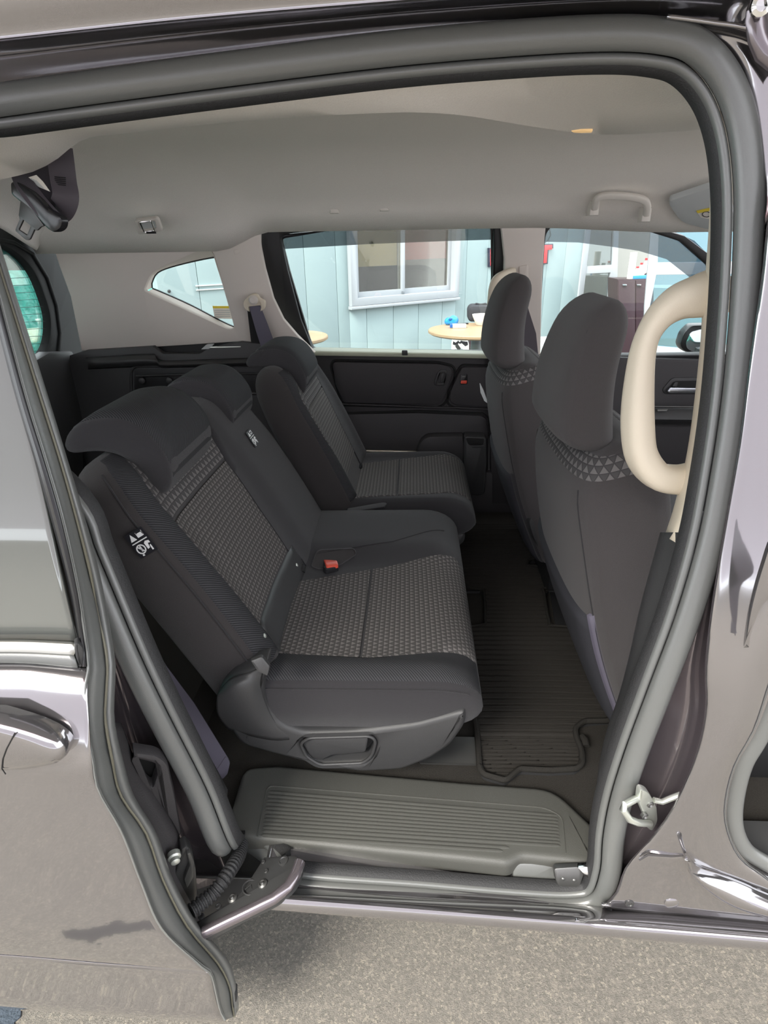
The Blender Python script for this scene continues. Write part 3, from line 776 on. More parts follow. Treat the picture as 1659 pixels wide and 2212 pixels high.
# ---- far side: quarter trim, pillars
QT = (V((0, 1.50, 1.3)), V((0, 1, .10)).normalized())
qhole = [(310, 628, 8), (326, 588, 26), (439, 538, 8), (454, 536, 8), (464, 556, 6), (482, 622), (506, 708, 5), (494, 712, 10)]
qt = plate('quarter_trim', [(176, 758), (152, 640), (128, 575), (95, 470), (200, 470), (420, 460), (562, 460), (562, 530, 10), (572, 580), (590, 645), (612, 690), (642, 725), (680, 762), (520, 738), (330, 750)], QT, .02, 'trim_grey', van, bev=.004, holes=[qhole], label='warm grey rear quarter trim around the corner window')
# reveal from the trim to the corner pane
Q2 = (V((0, 1.585, 1.3)), QT[1])
g2 = [(327, 616, 6), (345, 585, 22), (463, 557, 6), (500, 556, 6), (540, 716), (506, 707, 4)]
o1 = resample([PL(q.x, q.y, *QT) for q in fil(qhole, 0)] + [PL(*qhole[0][:2], *QT)], 60)
o2 = resample([PL(q.x, q.y, *Q2) for q in fil(g2, 0)] + [PL(*g2[0][:2], *Q2)], 60)
o1 = resample([PL(q.x, q.y, *QT) for q in cr([(312, 630), (314, 608), (328, 586), (380, 562), (439, 538), (456, 540), (468, 575), (485, 630), (506, 708), (495, 716), (400, 670), (330, 640)], 5, True)], 60)
o2 = resample([PL(q.x, q.y, *Q2) for q in cr([(328, 622), (330, 604), (345, 585), (395, 569), (463, 555), (500, 555), (520, 590), (530, 640), (535, 700), (506, 707), (410, 659), (345, 630)], 5, True)], 60)
sheet('window_reveal', [o1, o2], 'trim_grey', qt, 60, th=0)
sweep('pane_gasket', o2, circ(.004, 6), 'black_frame', qt, closed=False)
plate('quarter_pane', [(318, 616), (340, 578), (470, 545), (520, 545), (560, 730), (500, 715)], Q2, .004, 'window_glass', qt, bev=0, lift=-.004)
stk = plate('pane_sticker', [(459, 661), (497, 661), (502, 689), (464, 688)], Q2, .0006, 'cream_paper', qt, bev=0, lift=-.001)
plate('sticker_header', [(459, 661), (497, 661), (498, 666), (460, 666)], Q2, .0006, 'yellow', stk, bev=0, lift=.0002)
for i in range(4):
    y = 670 + i * 4.5
    plate('text_line', [(463 + i, y), (496 + i * .5, y), (496.5 + i * .5, y + 1.3), (463.3 + i, y + 1.3)], Q2, .0006, 'vent_grey', stk, bev=0, lift=.0002)
plate('trim_cap', [(504, 541, 3), (517, 538, 3), (519, 547, 3), (506, 550, 3)], QT, .003, 'trim_grey', qt, bev=.001, lift=.0015)
# B-pillar trim, far side
bp_ = plate('far_pillar_trim', [(1082, 488), (1180, 488), (1177, 520), (1172, 600), (1168, 770), (1150, 775), (1085, 770), (1090, 560)], (V((0, 1.53, 1.3)), V((0, 1, .14)).normalized()), .03, 'trim_grey', van, bev=.008)
plate('belt_slider_cover', [(1121, 575, 4), (1141, 572, 4), (1142, 640), (1121, 640)], (V((0, 1.53, 1.3)), V((0, 1, .14)).normalized()), .01, 'trim_grey', bp_, bev=.003, lift=.004)
plate('far_pillar_lower', [(1060, 765), (1180, 765), (1185, 900), (1180, 1090), (1060, 1090)], (V((0, 1.565, 1.0)), V((0, 1, 0))), .03, 'plastic_door', van, bev=.006)
tp = cr([Y(u, v, yy) for u, v, yy in [(1106, 588, 1.52), (1090, 594, 1.47), (1074, 604, 1.44), (1066, 622, 1.43), (1062, 660, 1.43), (1060, 700, 1.43), (1064, 740, 1.50)]], 5)
sweep('far_assist_handle', tp, rrect(.03, .03, .011, 3), 'trim_cream', bp_, nrm=V((0, -1, 0)), label='cream grab handle on the far pillar')
# cargo side trim
CT = (V((0, 1.50, .9)), V((0, 1, 0)))
ct = plate('cargo_trim', [(150, 768), (185, 757), (330, 748), (350, 764, 6), (432, 764, 6), (450, 752, 6), (520, 738), (655, 752), (672, 770), (700, 880), (740, 1200), (100, 1200)], CT, .03, 'plastic', van, bev=.004, label='black cargo side trim with rails')
plate('cargo_ledge', [(322, 748), (520, 736), (560, 750), (560, 764), (340, 764)], (V((0, 1.54, .9)), V((0, 1, 0))), .02, 'black_frame', ct, bev=0)
plate('ledge_clip', [(434, 755, 2), (446, 744, 2), (462, 743, 2), (452, 754, 2)], CT, .01, 'vent_grey', ct, bev=.001, lift=.002)
plate('ledge_rail', [(455, 749), (520, 748), (520, 751), (452, 752)], CT, .01, 'steel', ct, bev=.001, lift=.003)
fr_ = fil([(283, 800, 8), (292, 791, 8), (675, 788), (690, 850), (284, 850, 8)], 4)
sweep('rail_frame', [PL(q.x, q.y, *CT) for q in fr_], circ(.006, 8), 'plastic', ct, closed=True)
plate('cargo_recess', [(290, 797), (680, 793), (690, 848), (290, 848)], CT, .006, 'black_frame', ct, bev=.001, lift=.001)
tube('cargo_rail', [PL(u, v, CT[0] - V((0, .012, 0)), CT[1]) for u, v in [(294, 812), (420, 808), (676, 806)]], .004, 'plastic', ct, 8)
for u in (307, 366):
    lathe('cargo_knob', PL(u, 822, CT[0] - V((0, .006, 0)), CT[1]), (0, -1, 0), [(.012, 0), (.012, .004), (.008, .007)], 'plastic', ct, 14)
sheet('cargo_upper_bulge', [[Y(u, v, 1.495) for u, v in [(185, 772), (330, 764), (345, 778), (450, 776), (660, 768)]], [Y(u, v, 1.475) for u, v in [(190, 786), (330, 780), (345, 788), (450, 786), (664, 780)]], [Y(u, v, 1.498) for u, v in [(190, 798), (330, 792), (345, 795), (450, 793), (670, 788)]]], 'plastic', ct, 30, 4)
# rear floor panel behind the seats
box('cargo_floor', (-1.62, .17, .40), (-.82, 1.5, .52), 'carpet', van, .01)
# seat rails and floor pieces
box('seat_rail', Z(905, 1590, .415) + V((0, 0, 0)), Z(1034, 1655, .412) + V((.02, 0, .004)), 'bare_metal', van, .003, label='brushed metal floor rail cover')
def zplate(name, px, z, th, mat, parent, bev=.002, holes=(), r=0, **k): return plate(name, px, (V((0, 0, z)), V((0, 0, -1))), th, mat, parent, bev, holes, r, **k)
zplate('front_floor_cover', [(1186, 1268), (1300, 1268), (1300, 1350), (1200, 1352)], .409, .01, 'black_frame', van)
box('far_sill_trim', (-.95, 1.565, .36), (1.2, 1.66, .58), 'plastic_door', van, .01)
# windscreen end and front floor, so the cabin is closed towards the nose
vs, fs = prism([V((1.25, .15, .4)), V((1.25, 1.59, .4)), V((1.25, 1.59, 1.02)), V((1.25, .15, 1.02))], V((.03, 0, 0)), .004)
mk('dashboard', vs, fs, 'plastic', van)
# ================================================================ seats
def edge(s, pts):
    """boundary across a slab as a function of t, through points seen in the photograph"""
    qs = sorted([(t, q) for q, t in (s.qt(u, v) for u, v in pts)])
    def f(t):
        if t <= qs[0][0]: a, b = qs[0], qs[1]
        elif t >= qs[-1][0]: a, b = qs[-2], qs[-1]
        else:
            for a, b in zip(qs, qs[1:]):
                if a[0] <= t <= b[0]: break
        w = (t - a[0]) / max(1e-6, b[0] - a[0]); w = max(-.25, min(1.0, w))
        return max(-.97, min(.97, a[1] + (b[1] - a[1]) * w))
    return f
def seam(name, s, q, t0, t1, parent, mat='plain_fabric', r=.0015, off=.001, n=24):
    f = q if callable(q) else (lambda t: q)
    tube(name, [s.front(f(t0 + (t1 - t0) * i / n), t0 + (t1 - t0) * i / n, off) for i in range(n + 1)], r, mat, parent, 6, nrm=V((.3, -.5, .8)))
def qseam(name, s, q0, q1, t, parent, mat='dark_gap', r=.0016, off=.001, n=20):
    tube(name, [s.front(q0 + (q1 - q0) * i / n, t, off) for i in range(n + 1)], r, mat, parent, 6, nrm=V((.3, .1, .9)))
def headrest(parent, y0, y1, p0, p1, bulge=.052, hd=.036, name='headrest'):
    P0, P1 = V((p0[0], 0, p0[1])), V((p1[0], 0, p1[1]))
    A = (P1 - P0); L = A.length; A.normalize(); Nn = V((-A.z, 0, A.x))
    s = Slab(P0, A, (0, 1, 0), Nn, L, (y0, y1), lambda t: hd * (1.05 + .15 * t / L), n=6, curve=lambda t: bulge * math.sin(math.pi * min(1, max(0, t / L))) - .01, c0=.03, c1=.035, wr=.10, p=2.4)
    o = s.body(name, 'plain_fabric', parent)
    s.patch('headrest_face', 'rib_fabric', o, -.95, .95, .004, L - .001, .002, nq=16, nt=24)
    return o
def care_tag(parent, c, ex, ey, w=.024, h=.030):
    """black cloth tag with white warning pictograms; ex, ey unit directions on the cloth, c its centre"""
    n = ex.cross(ey).normalized()
    if n.dot(CAM - c) < 0: n = -n
    P = lambda a, b, o=.0012: c + ex * a * w + ey * b * h + n * o
    vs, fs = prism([P(-.5, -.5), P(.5, -.5), P(.5, .5), P(-.5, .5)], -n * .0012, 0)
    t = mk('warning_tag', vs, fs, 'tag_black', parent)
    def bit(pts, nm='pictogram'):
        v_, f_ = prism([P(a, b, .0018) for a, b in pts], -n * .0005, 0); mk(nm, v_, f_, 'white', t)
    bit([(-.38, .17), (-.05, .17), (-.215, .44)])
    def ringp(cx, cy, r, r2, k=16):
        o = [P(cx + r * math.cos(2 * math.pi * i / k), cy + r * .8 * math.sin(2 * math.pi * i / k), .0018) for i in range(k)]
        i_ = [P(cx + r2 * math.cos(2 * math.pi * i / k), cy + r2 * .8 * math.sin(2 * math.pi * i / k), .0018) for i in range(k)]
        v_, f_ = prism(o, -n * .0005, 0, [i_]); mk('pictogram', v_, f_, 'white', t)
    bit([(.05, .2), (.38, .2), (.38, .24), (.09, .24), (.09, .36), (.34, .36), (.34, .24), (.38, .24), (.38, .42), (.05, .42)])
    bit([(-.42, .06), (.42, .06), (.42, .10), (-.42, .10)])
    ringp(-.18, -.2, .24, .18)
    bit([(-.33, -.07), (-.29, -.04), (-.03, -.33), (-.07, -.36)])
    bit([(-.2, -.3), (-.12, -.3), (-.12, -.1), (-.16, -.06), (-.2, -.1)])
    bit([(.12, -.32), (.24, -.3), (.28, -.12), (.40, -.14), (.40, -.04), (.22, .0), (.12, -.06)])
    bit([(.28, -.42), (.36, -.42), (.36, -.2), (.30, -.22)])
    bit([(-.3, -.46), (-.2, -.46), (-.22, -.40), (-.3, -.40)])
    return t
# ---------------------------------------------------------------- second row, wide near section
bench = thing('rear_bench_seat', 'wide dark rear seat section nearest the open doorway with two headrests', 'seat', (-.43, .57, .405), 'rear seat sections')
def bolC(q, t):
    y = .57 + .38 * q
    return .014 * math.exp(-((y - .23) / .035) ** 2) + .024 * sstep(.60, .70, y) * (1 - .3 * sstep(.86, .95, y)) - .004 * math.exp(-((y - .44) / .1) ** 2)
cush = Slab((-.705, 0, .630), (1, 0, .015), (0, 1, 0), (-.015, 0, 1), .487, (.19, .95), .066, n=5.5, bol=bolC, c0=.03, c1=.10, p=2.1, wr=.05)
cb = cush.body('cushion', 'plain_fabric', bench)
cn = edge(cush, [(600, 1412), (800, 1422), (1000, 1418)]); cf = edge(cush, [(655, 1256), (800, 1232), (980, 1205)])
cush.patch('cushion_insert', 'tri_fabric', cb, cn, cf, .088, .258, .003, label='triangle patterned insert')
cush.patch('cushion_insert', 'tri_fabric', cb, cn, cf, .262, .4845, .003, label='triangle patterned insert')
seam('cushion_seam', cush, lambda t: -.985, .06, .46, cb)
cush.patch('cushion_bolster', 'rib_fabric', cb, lambda t: -.955, lambda t: cn(t) - .006, .07, .484, .003, label='ribbed black side bolster')
seam('cushion_seam', cush, edge(cush, [(690, 1196), (850, 1170), (970, 1150)]), .12, .44, cb)
# buckle pocket with red buckle button
pk = [(672, 1226, 6), (685, 1190, 10), (765, 1186, 8), (770, 1200, 6), (735, 1222), (690, 1232)]
CP = (cush.front(*cush.qt(715, 1212), .003), V((0, 0, -1)))
pkp = [cush.front(*cush.qt(q.x, q.y), .0015) for q in fil(pk, 4)]
vs, fs = prism(pkp, V((0, 0, -.004)), 0)
pp = mk('buckle_pocket', vs, fs, 'plain_fabric_brown', cb)
sweep('pocket_piping', [p + V((0, 0, .001)) for p in pkp], circ(.0016, 6), 'plastic_door', pp, closed=True, nrm=V((0, 0, 1)))
bk = tag(plate('belt_buckle', [(697, 1224, 3), (699, 1209, 3), (727, 1211, 3), (731, 1222, 3), (704, 1229, 3)], (CP[0] + V((0, 0, .012)), CP[1]), .014, 'plastic_gloss', None, bev=.002), 'small black belt buckle with red button in the rear seat pocket', 'buckle')
plate('release_button', [(699, 1208, 2), (728, 1210, 3), (731, 1220, 3), (705, 1225, 3)], (CP[0] + V((0, 0, .015)), CP[1]), .008, 'red_button', bk, bev=.002)
# backrest
Ab, Nb = V((-.477, 0, .879)), V((.879, 0, .477))
def bolB(q, t):
    y = .575 + .375 * q
    return .016 * math.exp(-((y - .245) / .04) ** 2) + .012 * sstep(.60, .68, y) * (1 - .5 * sstep(.88, .95, y)) - .006 * math.exp(-((y - .44) / .09) ** 2) + .01 * math.sin(math.pi * t / .5)
Ob = V((-.648, 0, .762)) - Ab * .125 - Nb * .068
back = Slab(Ob, Ab, (0, 1, 0), Nb, .525, lambda t: (.205 + .022 * sstep(.40, .52, t), .95 - .035 * sstep(.3, .52, t)), lambda t: .068 - .012 * t / .5, n=5.5, bol=bolB, c0=.03, c1=.075, wr=.22)
bb = back.body('backrest', 'plain_fabric_brown', bench)
bn = edge(back, [(548, 1335), (455, 1222), (360, 1110), (262, 1000)]); bf = edge(back, [(618, 1190), (555, 1098), (490, 1005), (455, 945)])
tq = back.qt(425, 1058)[1]; tb = back.qt(585, 1262)[1]
back.patch('backrest_insert', 'tri_fabric', bb, bn, bf, tb, tq - .002, .004, label='triangle patterned insert')
back.patch('backrest_insert', 'tri_fabric_big', bb, bn, bf, tq + .002, .50, .004, label='larger triangle pattern')
back.patch('backrest_bolster', 'rib_fabric', bb, -.955, lambda t: bn(t) - .008, .06, .520, .004, label='ribbed black side bolster')
back.patch('backrest_centre', 'plain_fabric', bb, lambda t: bf(t) + .01, .93, .05, .51, .003)
seam('backrest_seam', back, -.985, .05, .50, bb)
lb_ = back.patch('lower_flap', 'plastic', bb, lambda t: bn(t), lambda t: bf(t) + .1, .035, tb - .004, .004, nt=8)
for u, v in ((638, 1222), (568, 1375)):
    q_, t_ = back.qt(u, v); lathe('snap_button', back.front(q_, t_, .003), Nb, [(.0045, 0), (.0045, .002), (.002, .003)], 'steel', bb, 10)
tube('elastic_loop', [back.front(*back.qt(u, v), .008) for u, v in [(645, 1210), (655, 1225), (652, 1240), (646, 1236), (648, 1222)]], .0012, 'plastic_gloss', bb, 6)
headrest(bench, .295, .535, (-.935, 1.125), (-.768, 1.04), .050, .036)
headrest(bench, .715, .915, (-.935, 1.105), (-.778, 1.02), .046, .030)
q_, t_ = back.qt(540, 949)
care_tag(bb, back.front(q_, t_, .007), V((0, 1, 0)), Ab, .038, .042)
c_ = Y(305, 1172, .203)
care_tag(bb, c_, V((.8, .12, .45)).normalized(), V((-.45, 0, .89)).normalized(), .034, .046)
# plastic side shield with lever
SH = (V((0, .188, .55)), V((.0, 1, .05)).normalized())
shp = [(470, 1492, 20), (500, 1462, 14), (545, 1448, 8), (574, 1440, 6), (566, 1492), (578, 1530), (606, 1566), (655, 1584, 20), (760, 1582), (900, 1565), (985, 1542), (1006, 1538, 8), (1006, 1568, 10), (975, 1612), (930, 1642), (868, 1666), (780, 1671), (690, 1657), (600, 1634), (520, 1612, 20), (488, 1566), (466, 1526)]
lev = [(648, 1606, 10), (668, 1594, 8), (800, 1590, 10), (812, 1600, 8), (804, 1632, 12), (784, 1648, 10), (690, 1652, 12), (662, 1634, 8)]
shd = plate('side_shield', shp, SH, .05, 'plastic', bench, bev=.011, holes=[lev], r=16, angle=60, label='black moulded seat side cover')
plate('shield_recess', [(640, 1592), (816, 1586), (812, 1648), (668, 1646)], (SH[0] + SH[1] * .030, SH[1]), .01, 'plastic', shd, bev=0)
sweep('recess_rim', [PL(q.x, q.y, SH[0] - SH[1] * .0005, SH[1]) for q in fil(lev, 0)], circ(.003, 8), 'plastic', shd, closed=True)
plate('recline_lever', [(652, 1606, 8), (672, 1598, 4), (796, 1594, 6), (790, 1625, 6), (716, 1632, 5), (696, 1642), (676, 1640, 4), (664, 1626)], (SH[0] + SH[1] * .006, SH[1]), .014, 'plastic', shd, bev=.003, label='seat lever in its recess')
sheet('hump', [[PL(u, v, SH[0] + SH[1] * o, SH[1]) for u, v, o in r_] for r_ in (
    [(474, 1490, .0), (500, 1464, .0), (545, 1450, .0), (572, 1442, .0)], [(468, 1508, -.014), (505, 1492, -.02), (540, 1486, -.014), (566, 1490, .002)],
    [(470, 1545, -.008), (520, 1548, -.012), (560, 1556, -.008), (600, 1566, .002)], [(492, 1575, .004), (540, 1590, .0), (600, 1600, -.002), (660, 1592, .004)])], 'plastic', shd, 24, 5, th=.004)
plate('hinge_cover', [(540, 1428, 4), (566, 1418, 6), (584, 1440, 4), (578, 1462), (556, 1452)], (V((0, .21, .7)), V((-.2, 1, -.3)).normalized()), .012, 'plastic', bench, bev=.004)
box('seat_base', (-.60, .34, .42), (-.36, .93, .575), 'black_frame', bench, .02)
# ---------------------------------------------------------------- second row, narrow far section
far = thing('rear_side_seat', 'narrow dark rear seat section against the far side door, single headrest', 'seat', (-.38, 1.2, .405), 'rear seat sections')
def bolF(q, t):
    y = 1.215 + .25 * q
    return .016 * math.exp(-((y - 1.0) / .035) ** 2) + .016 * math.exp(-((y - 1.42) / .035) ** 2)
cuf = Slab((-.655, 0, .632), (1, 0, .02), (0, 1, 0), (-.02, 0, 1), .497, (.968, 1.462), .066, n=5, bol=bolF, c0=.03, c1=.10, p=2.1, wr=.06)
fb = cuf.body('cushion', 'plain_fabric', far)
cn2 = edge(cuf, [(745, 1078), (870, 1070), (985, 1066)]); cf2 = edge(cuf, [(770, 1004), (870, 992), (960, 982)])
cuf.patch('cushion_insert', 'tri_fabric', fb, cn2, cf2, .085, .258, .003, label='triangle patterned insert')
cuf.patch('cushion_insert', 'tri_fabric', fb, cn2, cf2, .262, .490, .003, label='triangle patterned insert')
Af, Nf = V((-.42, 0, .906)), V((.906, 0, .42))
Of = V((-.555, 0, .76)) - Af * .11 - Nf * .066
bkf = Slab(Of, Af, (0, 1, 0), Nf, .50, lambda t: (.972 + .045 * sstep(.34, .5, t), 1.462 - .05 * sstep(.3, .5, t)), lambda t: .066 - .012 * t / .5, n=5, bol=lambda q, t: bolF(q, t) * .9 + .008 * math.sin(math.pi * t / .5), c0=.03, c1=.075, wr=.22)
fbb = bkf.body('backrest', 'plain_fabric_brown', far)
n2 = edge(bkf, [(745, 1040), (700, 950), (640, 855), (600, 790)]); f2 = edge(bkf, [(768, 985), (735, 920), (700, 850), (680, 810)])
tq2 = bkf.qt(668, 875)[1]; tb2 = bkf.qt(752, 1018)[1]
bkf.patch('backrest_insert', 'tri_fabric', fbb, n2, f2, max(.06, tb2), tq2 - .002, .004)
bkf.patch('backrest_insert', 'tri_fabric_big', fbb, n2, f2, tq2 + .002, .47, .004)
bkf.patch('backrest_bolster', 'rib_fabric', fbb, -.95, lambda t: n2(t) - .01, .05, .475, .004)
bkf.patch('backrest_bolster', 'plain_fabric', fbb, lambda t: f2(t) + .01, .95, .05, .475, .004)
headrest(far, 1.075, 1.315, (-.825, 1.115), (-.664, 1.02), .050, .032)
box('seat_base', (-.60, 1.0, .42), (-.24, 1.42, .57), 'black_frame', far, .02)
plate('side_cover', [(960, 1160, 6), (1005, 1152, 6), (1004, 1170, 8), (975, 1195, 6), (955, 1195)], (V((0, .985, .55)), V((0, 1, 0))), .03, 'plastic', far, bev=.006)
lathe('hinge_cap', Z(712, 1108, .66), (0, -1, .3), [(.035, -.02), (.035, 0), (.022, .008)], 'plastic', far, 18)
plate('hinge_flap', [(750, 1098, 3), (832, 1084, 6), (836, 1088), (830, 1094), (752, 1106)], (V((0, 0, .702)), V((0, 0, -1))), .004, 'plain_fabric', far, bev=.001)
bx = tag(plate('belt_buckle', [(760, 1000, 3), (775, 990, 4), (784, 1003, 3), (770, 1014, 3)], (V((0, 0, .715)), V((0, 0, -1))), .016, 'plastic_gloss', None, bev=.003), 'small black buckle at the back of the far rear cushion', 'buckle')
plate('buckle_edge', [(764, 1007), (774, 1012), (771, 1015), (762, 1010)], (V((0, 0, .717)), V((0, 0, -1))), .004, 'chrome', bx, bev=.0005)
# ---------------------------------------------------------------- front seats
def front_seat(name, label, yc, dx, hem):
    t_ = thing(name, label, 'seat', (.25 + dx, yc, .405), 'front seats')
    A = V((-.275, 0, .961)).normalized(); Nn = V((-A.z, 0, A.x)); w = .247
    s = Slab((.196 + dx, 0, .515), A, (0, 1, 0), Nn, .615, lambda t: (yc - w + .04 * sstep(.42, .62, t), yc + w - .04 * sstep(.42, .62, t)), lambda t: .086, n=4.2,
             curve=lambda t: .028 * math.sin(math.pi * min(1, t / .60)) ** 1.2, bol=lambda q, t: .006 * (1 - q * q), c0=.05, c1=.09, wr=.30)
    b = s.body('backrest', 'seat_back_fabric', t_)
    s.band('backrest_top', 'tri_fabric_big', b, .574, .608, .002, label='triangle patterned band under the headrest')
    for sg in (-1, 1): seam('backrest_seam', s, lambda t: sg * (.90 - .07 * sstep(.3, .6, t)), .05, .56, b, off=.0005)
    pk_ = s.patch('seat_pocket', 'bag_fabric', b, -.86, .9, .03, .33, .010, nq=20, nt=20, label='dark map pocket')
    s.patch('pocket_hem', hem, pk_, -.905, -.865, .03, .34, .006, nq=4, nt=20)
    P0 = V((-.012 + dx, 0, 1.082)); A2 = V((.13, 0, .99)).normalized(); N2 = V((-A2.z, 0, A2.x))
    hs_ = Slab(P0, A2, (0, 1, 0), N2, .245, lambda t: (yc - .158 + .062 * (t / .245) ** 1.3, yc + .158 - .062 * (t / .245) ** 1.3), lambda t: .058 - .016 * t / .245, n=3.4, curve=lambda t: .018 * math.sin(math.pi * t / .245), c0=.03, c1=.06, wr=.35)
    h = hs_.body('headrest', 'seat_back_fabric', t_)
    seam('headrest_seam', hs_, -.9, .02, .2, h, off=-.002); seam('headrest_seam', hs_, .9, .02, .2, h, off=-.002)
    c = Slab((.10 + dx, 0, .60), (1, 0, .06), (0, 1, 0), (-.06, 0, 1), .50, (yc - .25, yc + .25), .075, n=4.5, bol=lambda q, t: .03 * abs(q) ** 4, c0=.03, c1=.1)
    c.body('cushion', 'plain_fabric', t_)
    box('seat_base', (.14 + dx, yc - .22, .42), (.55 + dx, yc + .22, .54), 'black_frame', t_, .02)
    return t_, s, b
drv, ds, db = front_seat('front_seat', 'dark front seat beside the cream handle, seen from behind, nearest the camera', .470, -.042, 'belt_grey')
pas, ps, pb = front_seat('front_seat', 'dark front seat on the far side with a white label on its back edge', 1.165, -.075, 'plain_fabric')
plate('seat_side_cover', [(1140, 1126, 14), (1160, 1104, 12), (1192, 1098, 14), (1200, 1125), (1216, 1205, 6), (1192, 1222, 10), (1172, 1200), (1152, 1165)], (V((0, .925, .6)), V((-.25, 1, 0)).normalized()), .05, 'plastic', pas, bev=.014)
plate('airbag_label', [(1036, 828), (1043, 842), (1054, 872), (1046, 866), (1038, 848)], (V((-.125, 1.36, .9)), V((.9, .35, .1)).normalized()), .002, 'white', pas, bev=0)
# ---------------------------------------------------------------- belts
rbelt = thing('seat_belt', 'black seat belt with metal tongue hanging from the rear roof lining', 'seat belt', tuple(Y(100, 340, .47)))
YB = .47
def yb(u, v, o=0): return Y(u, v, YB + o)
def strap(name, pts, w, mat, parent, nrm, th=.0016, n=6):
    path = cr(pts, n); return sweep(name, path, rrect(w, th, th * .45, 2), mat, parent, nrm=nrm)
strap('webbing', [yb(128, 318, .01), yb(132, 350), yb(137, 390, -.004), yb(142, 425, -.01), yb(132, 452, -.006), yb(118, 456, .006), yb(104, 440, .012), yb(92, 412, .014), yb(82, 380, .014), yb(70, 340, .02)], .040, 'belt_web', rbelt, V((.5, -1, .1)))
strap('webbing', [yb(40, 360, .0), yb(52, 395, -.016), yb(78, 432, -.022), yb(104, 462, -.022), yb(120, 478, -.016)], .030, 'belt_web', rbelt, V((.4, -1, .35)))
bo = plate('tongue_housing', [(20, 392, 8), (34, 390, 6), (66, 414), (100, 452), (134, 470, 12), (132, 494, 12), (112, 504, 12), (96, 490), (66, 456), (36, 432, 6), (22, 420, 8)], (yb(80, 450, -.03), V((.3, 1, 0)).normalized()), .014, 'plastic_gloss', rbelt, bev=.005, r=4)
tg = plate('tongue', [(44, 432), (66, 448), (95, 488, 2), (88, 490), (80, 498, 2), (74, 496), (64, 518, 4), (56, 519, 3), (32, 498, 4), (42, 474), (40, 464)], (yb(60, 475, -.022), V((.3, 1, 0)).normalized()), .003, 'steel_black', rbelt, bev=.0008, holes=[[(50, 475, 1), (66, 488, 1), (58, 508, 1), (40, 496, 1)]])
plate('belt_label', [(58, 384), (78, 378), (92, 392), (108, 414), (84, 404)], (yb(80, 395, -.012), V((.3, 1, .2)).normalized()), .0008, 'cream_paper', rbelt, bev=0)
for i in range(3): plate('print_line', [(64 + 5 * i, 386 + i * 2), (68 + 5 * i, 385 + i * 2), (86 + 5 * i, 404 + i * 2), (82 + 5 * i, 403 + i * 2)], (yb(80, 395, -.0125), V((.3, 1, .2)).normalized()), .0006, 'vent_grey', rbelt, bev=0)
for i in range(5): tube('stitch_line', [yb(118, 382 + 4 * i, -.010), yb(142, 384 + 4 * i, -.010)], .0008, 'plastic_gloss', rbelt, 5)
# far C-pillar belt
cbelt = thing('seat_belt', 'grey-black seat belt through a beige guide on the far rear pillar', 'seat belt', tuple(Y(550, 655, 1.48)))
gp = fil([(524, 655, 8), (530, 646, 6), (540, 636, 9), (555, 634, 8), (561, 645, 4), (573, 650, 6), (572, 668, 6), (562, 673), (564, 660, 3), (536, 663, 3), (538, 674), (528, 668, 5)], 0)
GP = (V((0, 1.478, 1.2)), V((0, 1, .1)).normalized())
plate('belt_guide', gp, GP, .014, 'trim_cream', cbelt, bev=.004, r=0)
lathe('guide_boss', PL(547, 648, GP[0] - V((0, .004, 0)), GP[1]), (0, -1, 0), [(.016, -.004), (.016, .004), (.010, .009)], 'trim_grey', cbelt, 16)
plate('webbing', [(538, 662), (562, 660), (578, 700), (600, 760), (572, 775), (552, 712)], (GP[0] + V((0, .006, 0)), GP[1]), .0016, 'belt_grey', cbelt, bev=0)
plate('belt_slot', [(534, 668), (545, 668), (560, 730), (568, 790), (548, 790), (543, 745)], (V((0, 1.496, 1.2)), QT[1]), .002, 'dark_gap', cbelt, bev=0)
bbelt = thing('seat_belt', 'dark seat belt with silvery tongue beside the far front seat', 'seat belt', tuple(Y(1150, 700, 1.46)))
BB = (V((0, 1.46, 1.1)), V((-.1, 1, .05)).normalized())
plate('webbing', [(1096, 600), (1120, 600), (1158, 720), (1166, 800), (1142, 800), (1130, 740)], BB, .0016, 'belt_web', bbelt, bev=0)
plate('tongue_housing', [(1136, 786, 3), (1158, 776, 4), (1162, 790, 3), (1140, 800, 3)], (BB[0] - V((0, .01, 0)), BB[1]), .01, 'belt_grey', bbelt, bev=.002)
plate('tongue', [(1138, 790, 2), (1156, 784, 2), (1158, 806, 2), (1150, 811, 2), (1145, 798)], (BB[0] - V((0, .013, 0)), BB[1]), .003, 'buckle_tongue', bbelt, bev=.0008, holes=[[(1149, 795, 1), (1153, 794, 1), (1154, 805, 1), (1151, 806, 1)]])
nbelt = thing('seat_belt', 'purple-grey belt webbing with sewn end between rear seat and doorway', 'seat belt', tuple(Y(480, 1680, .25)))
NB = (V((-.8, .235, .6)), V((-.35, 1, -.1)).normalized())
plate('webbing', [(336, 1400), (360, 1440), (420, 1520), (494, 1640), (470, 1680), (420, 1600)], NB, .0018, 'belt_grey', nbelt, bev=0)
plate('sewn_end', [(462, 1672, 4), (488, 1634, 4), (497, 1648, 3), (492, 1672, 3), (474, 1692, 4)], (NB[0] - NB[1] * .002, NB[1]), .005, 'belt_grey', nbelt, bev=.0015)
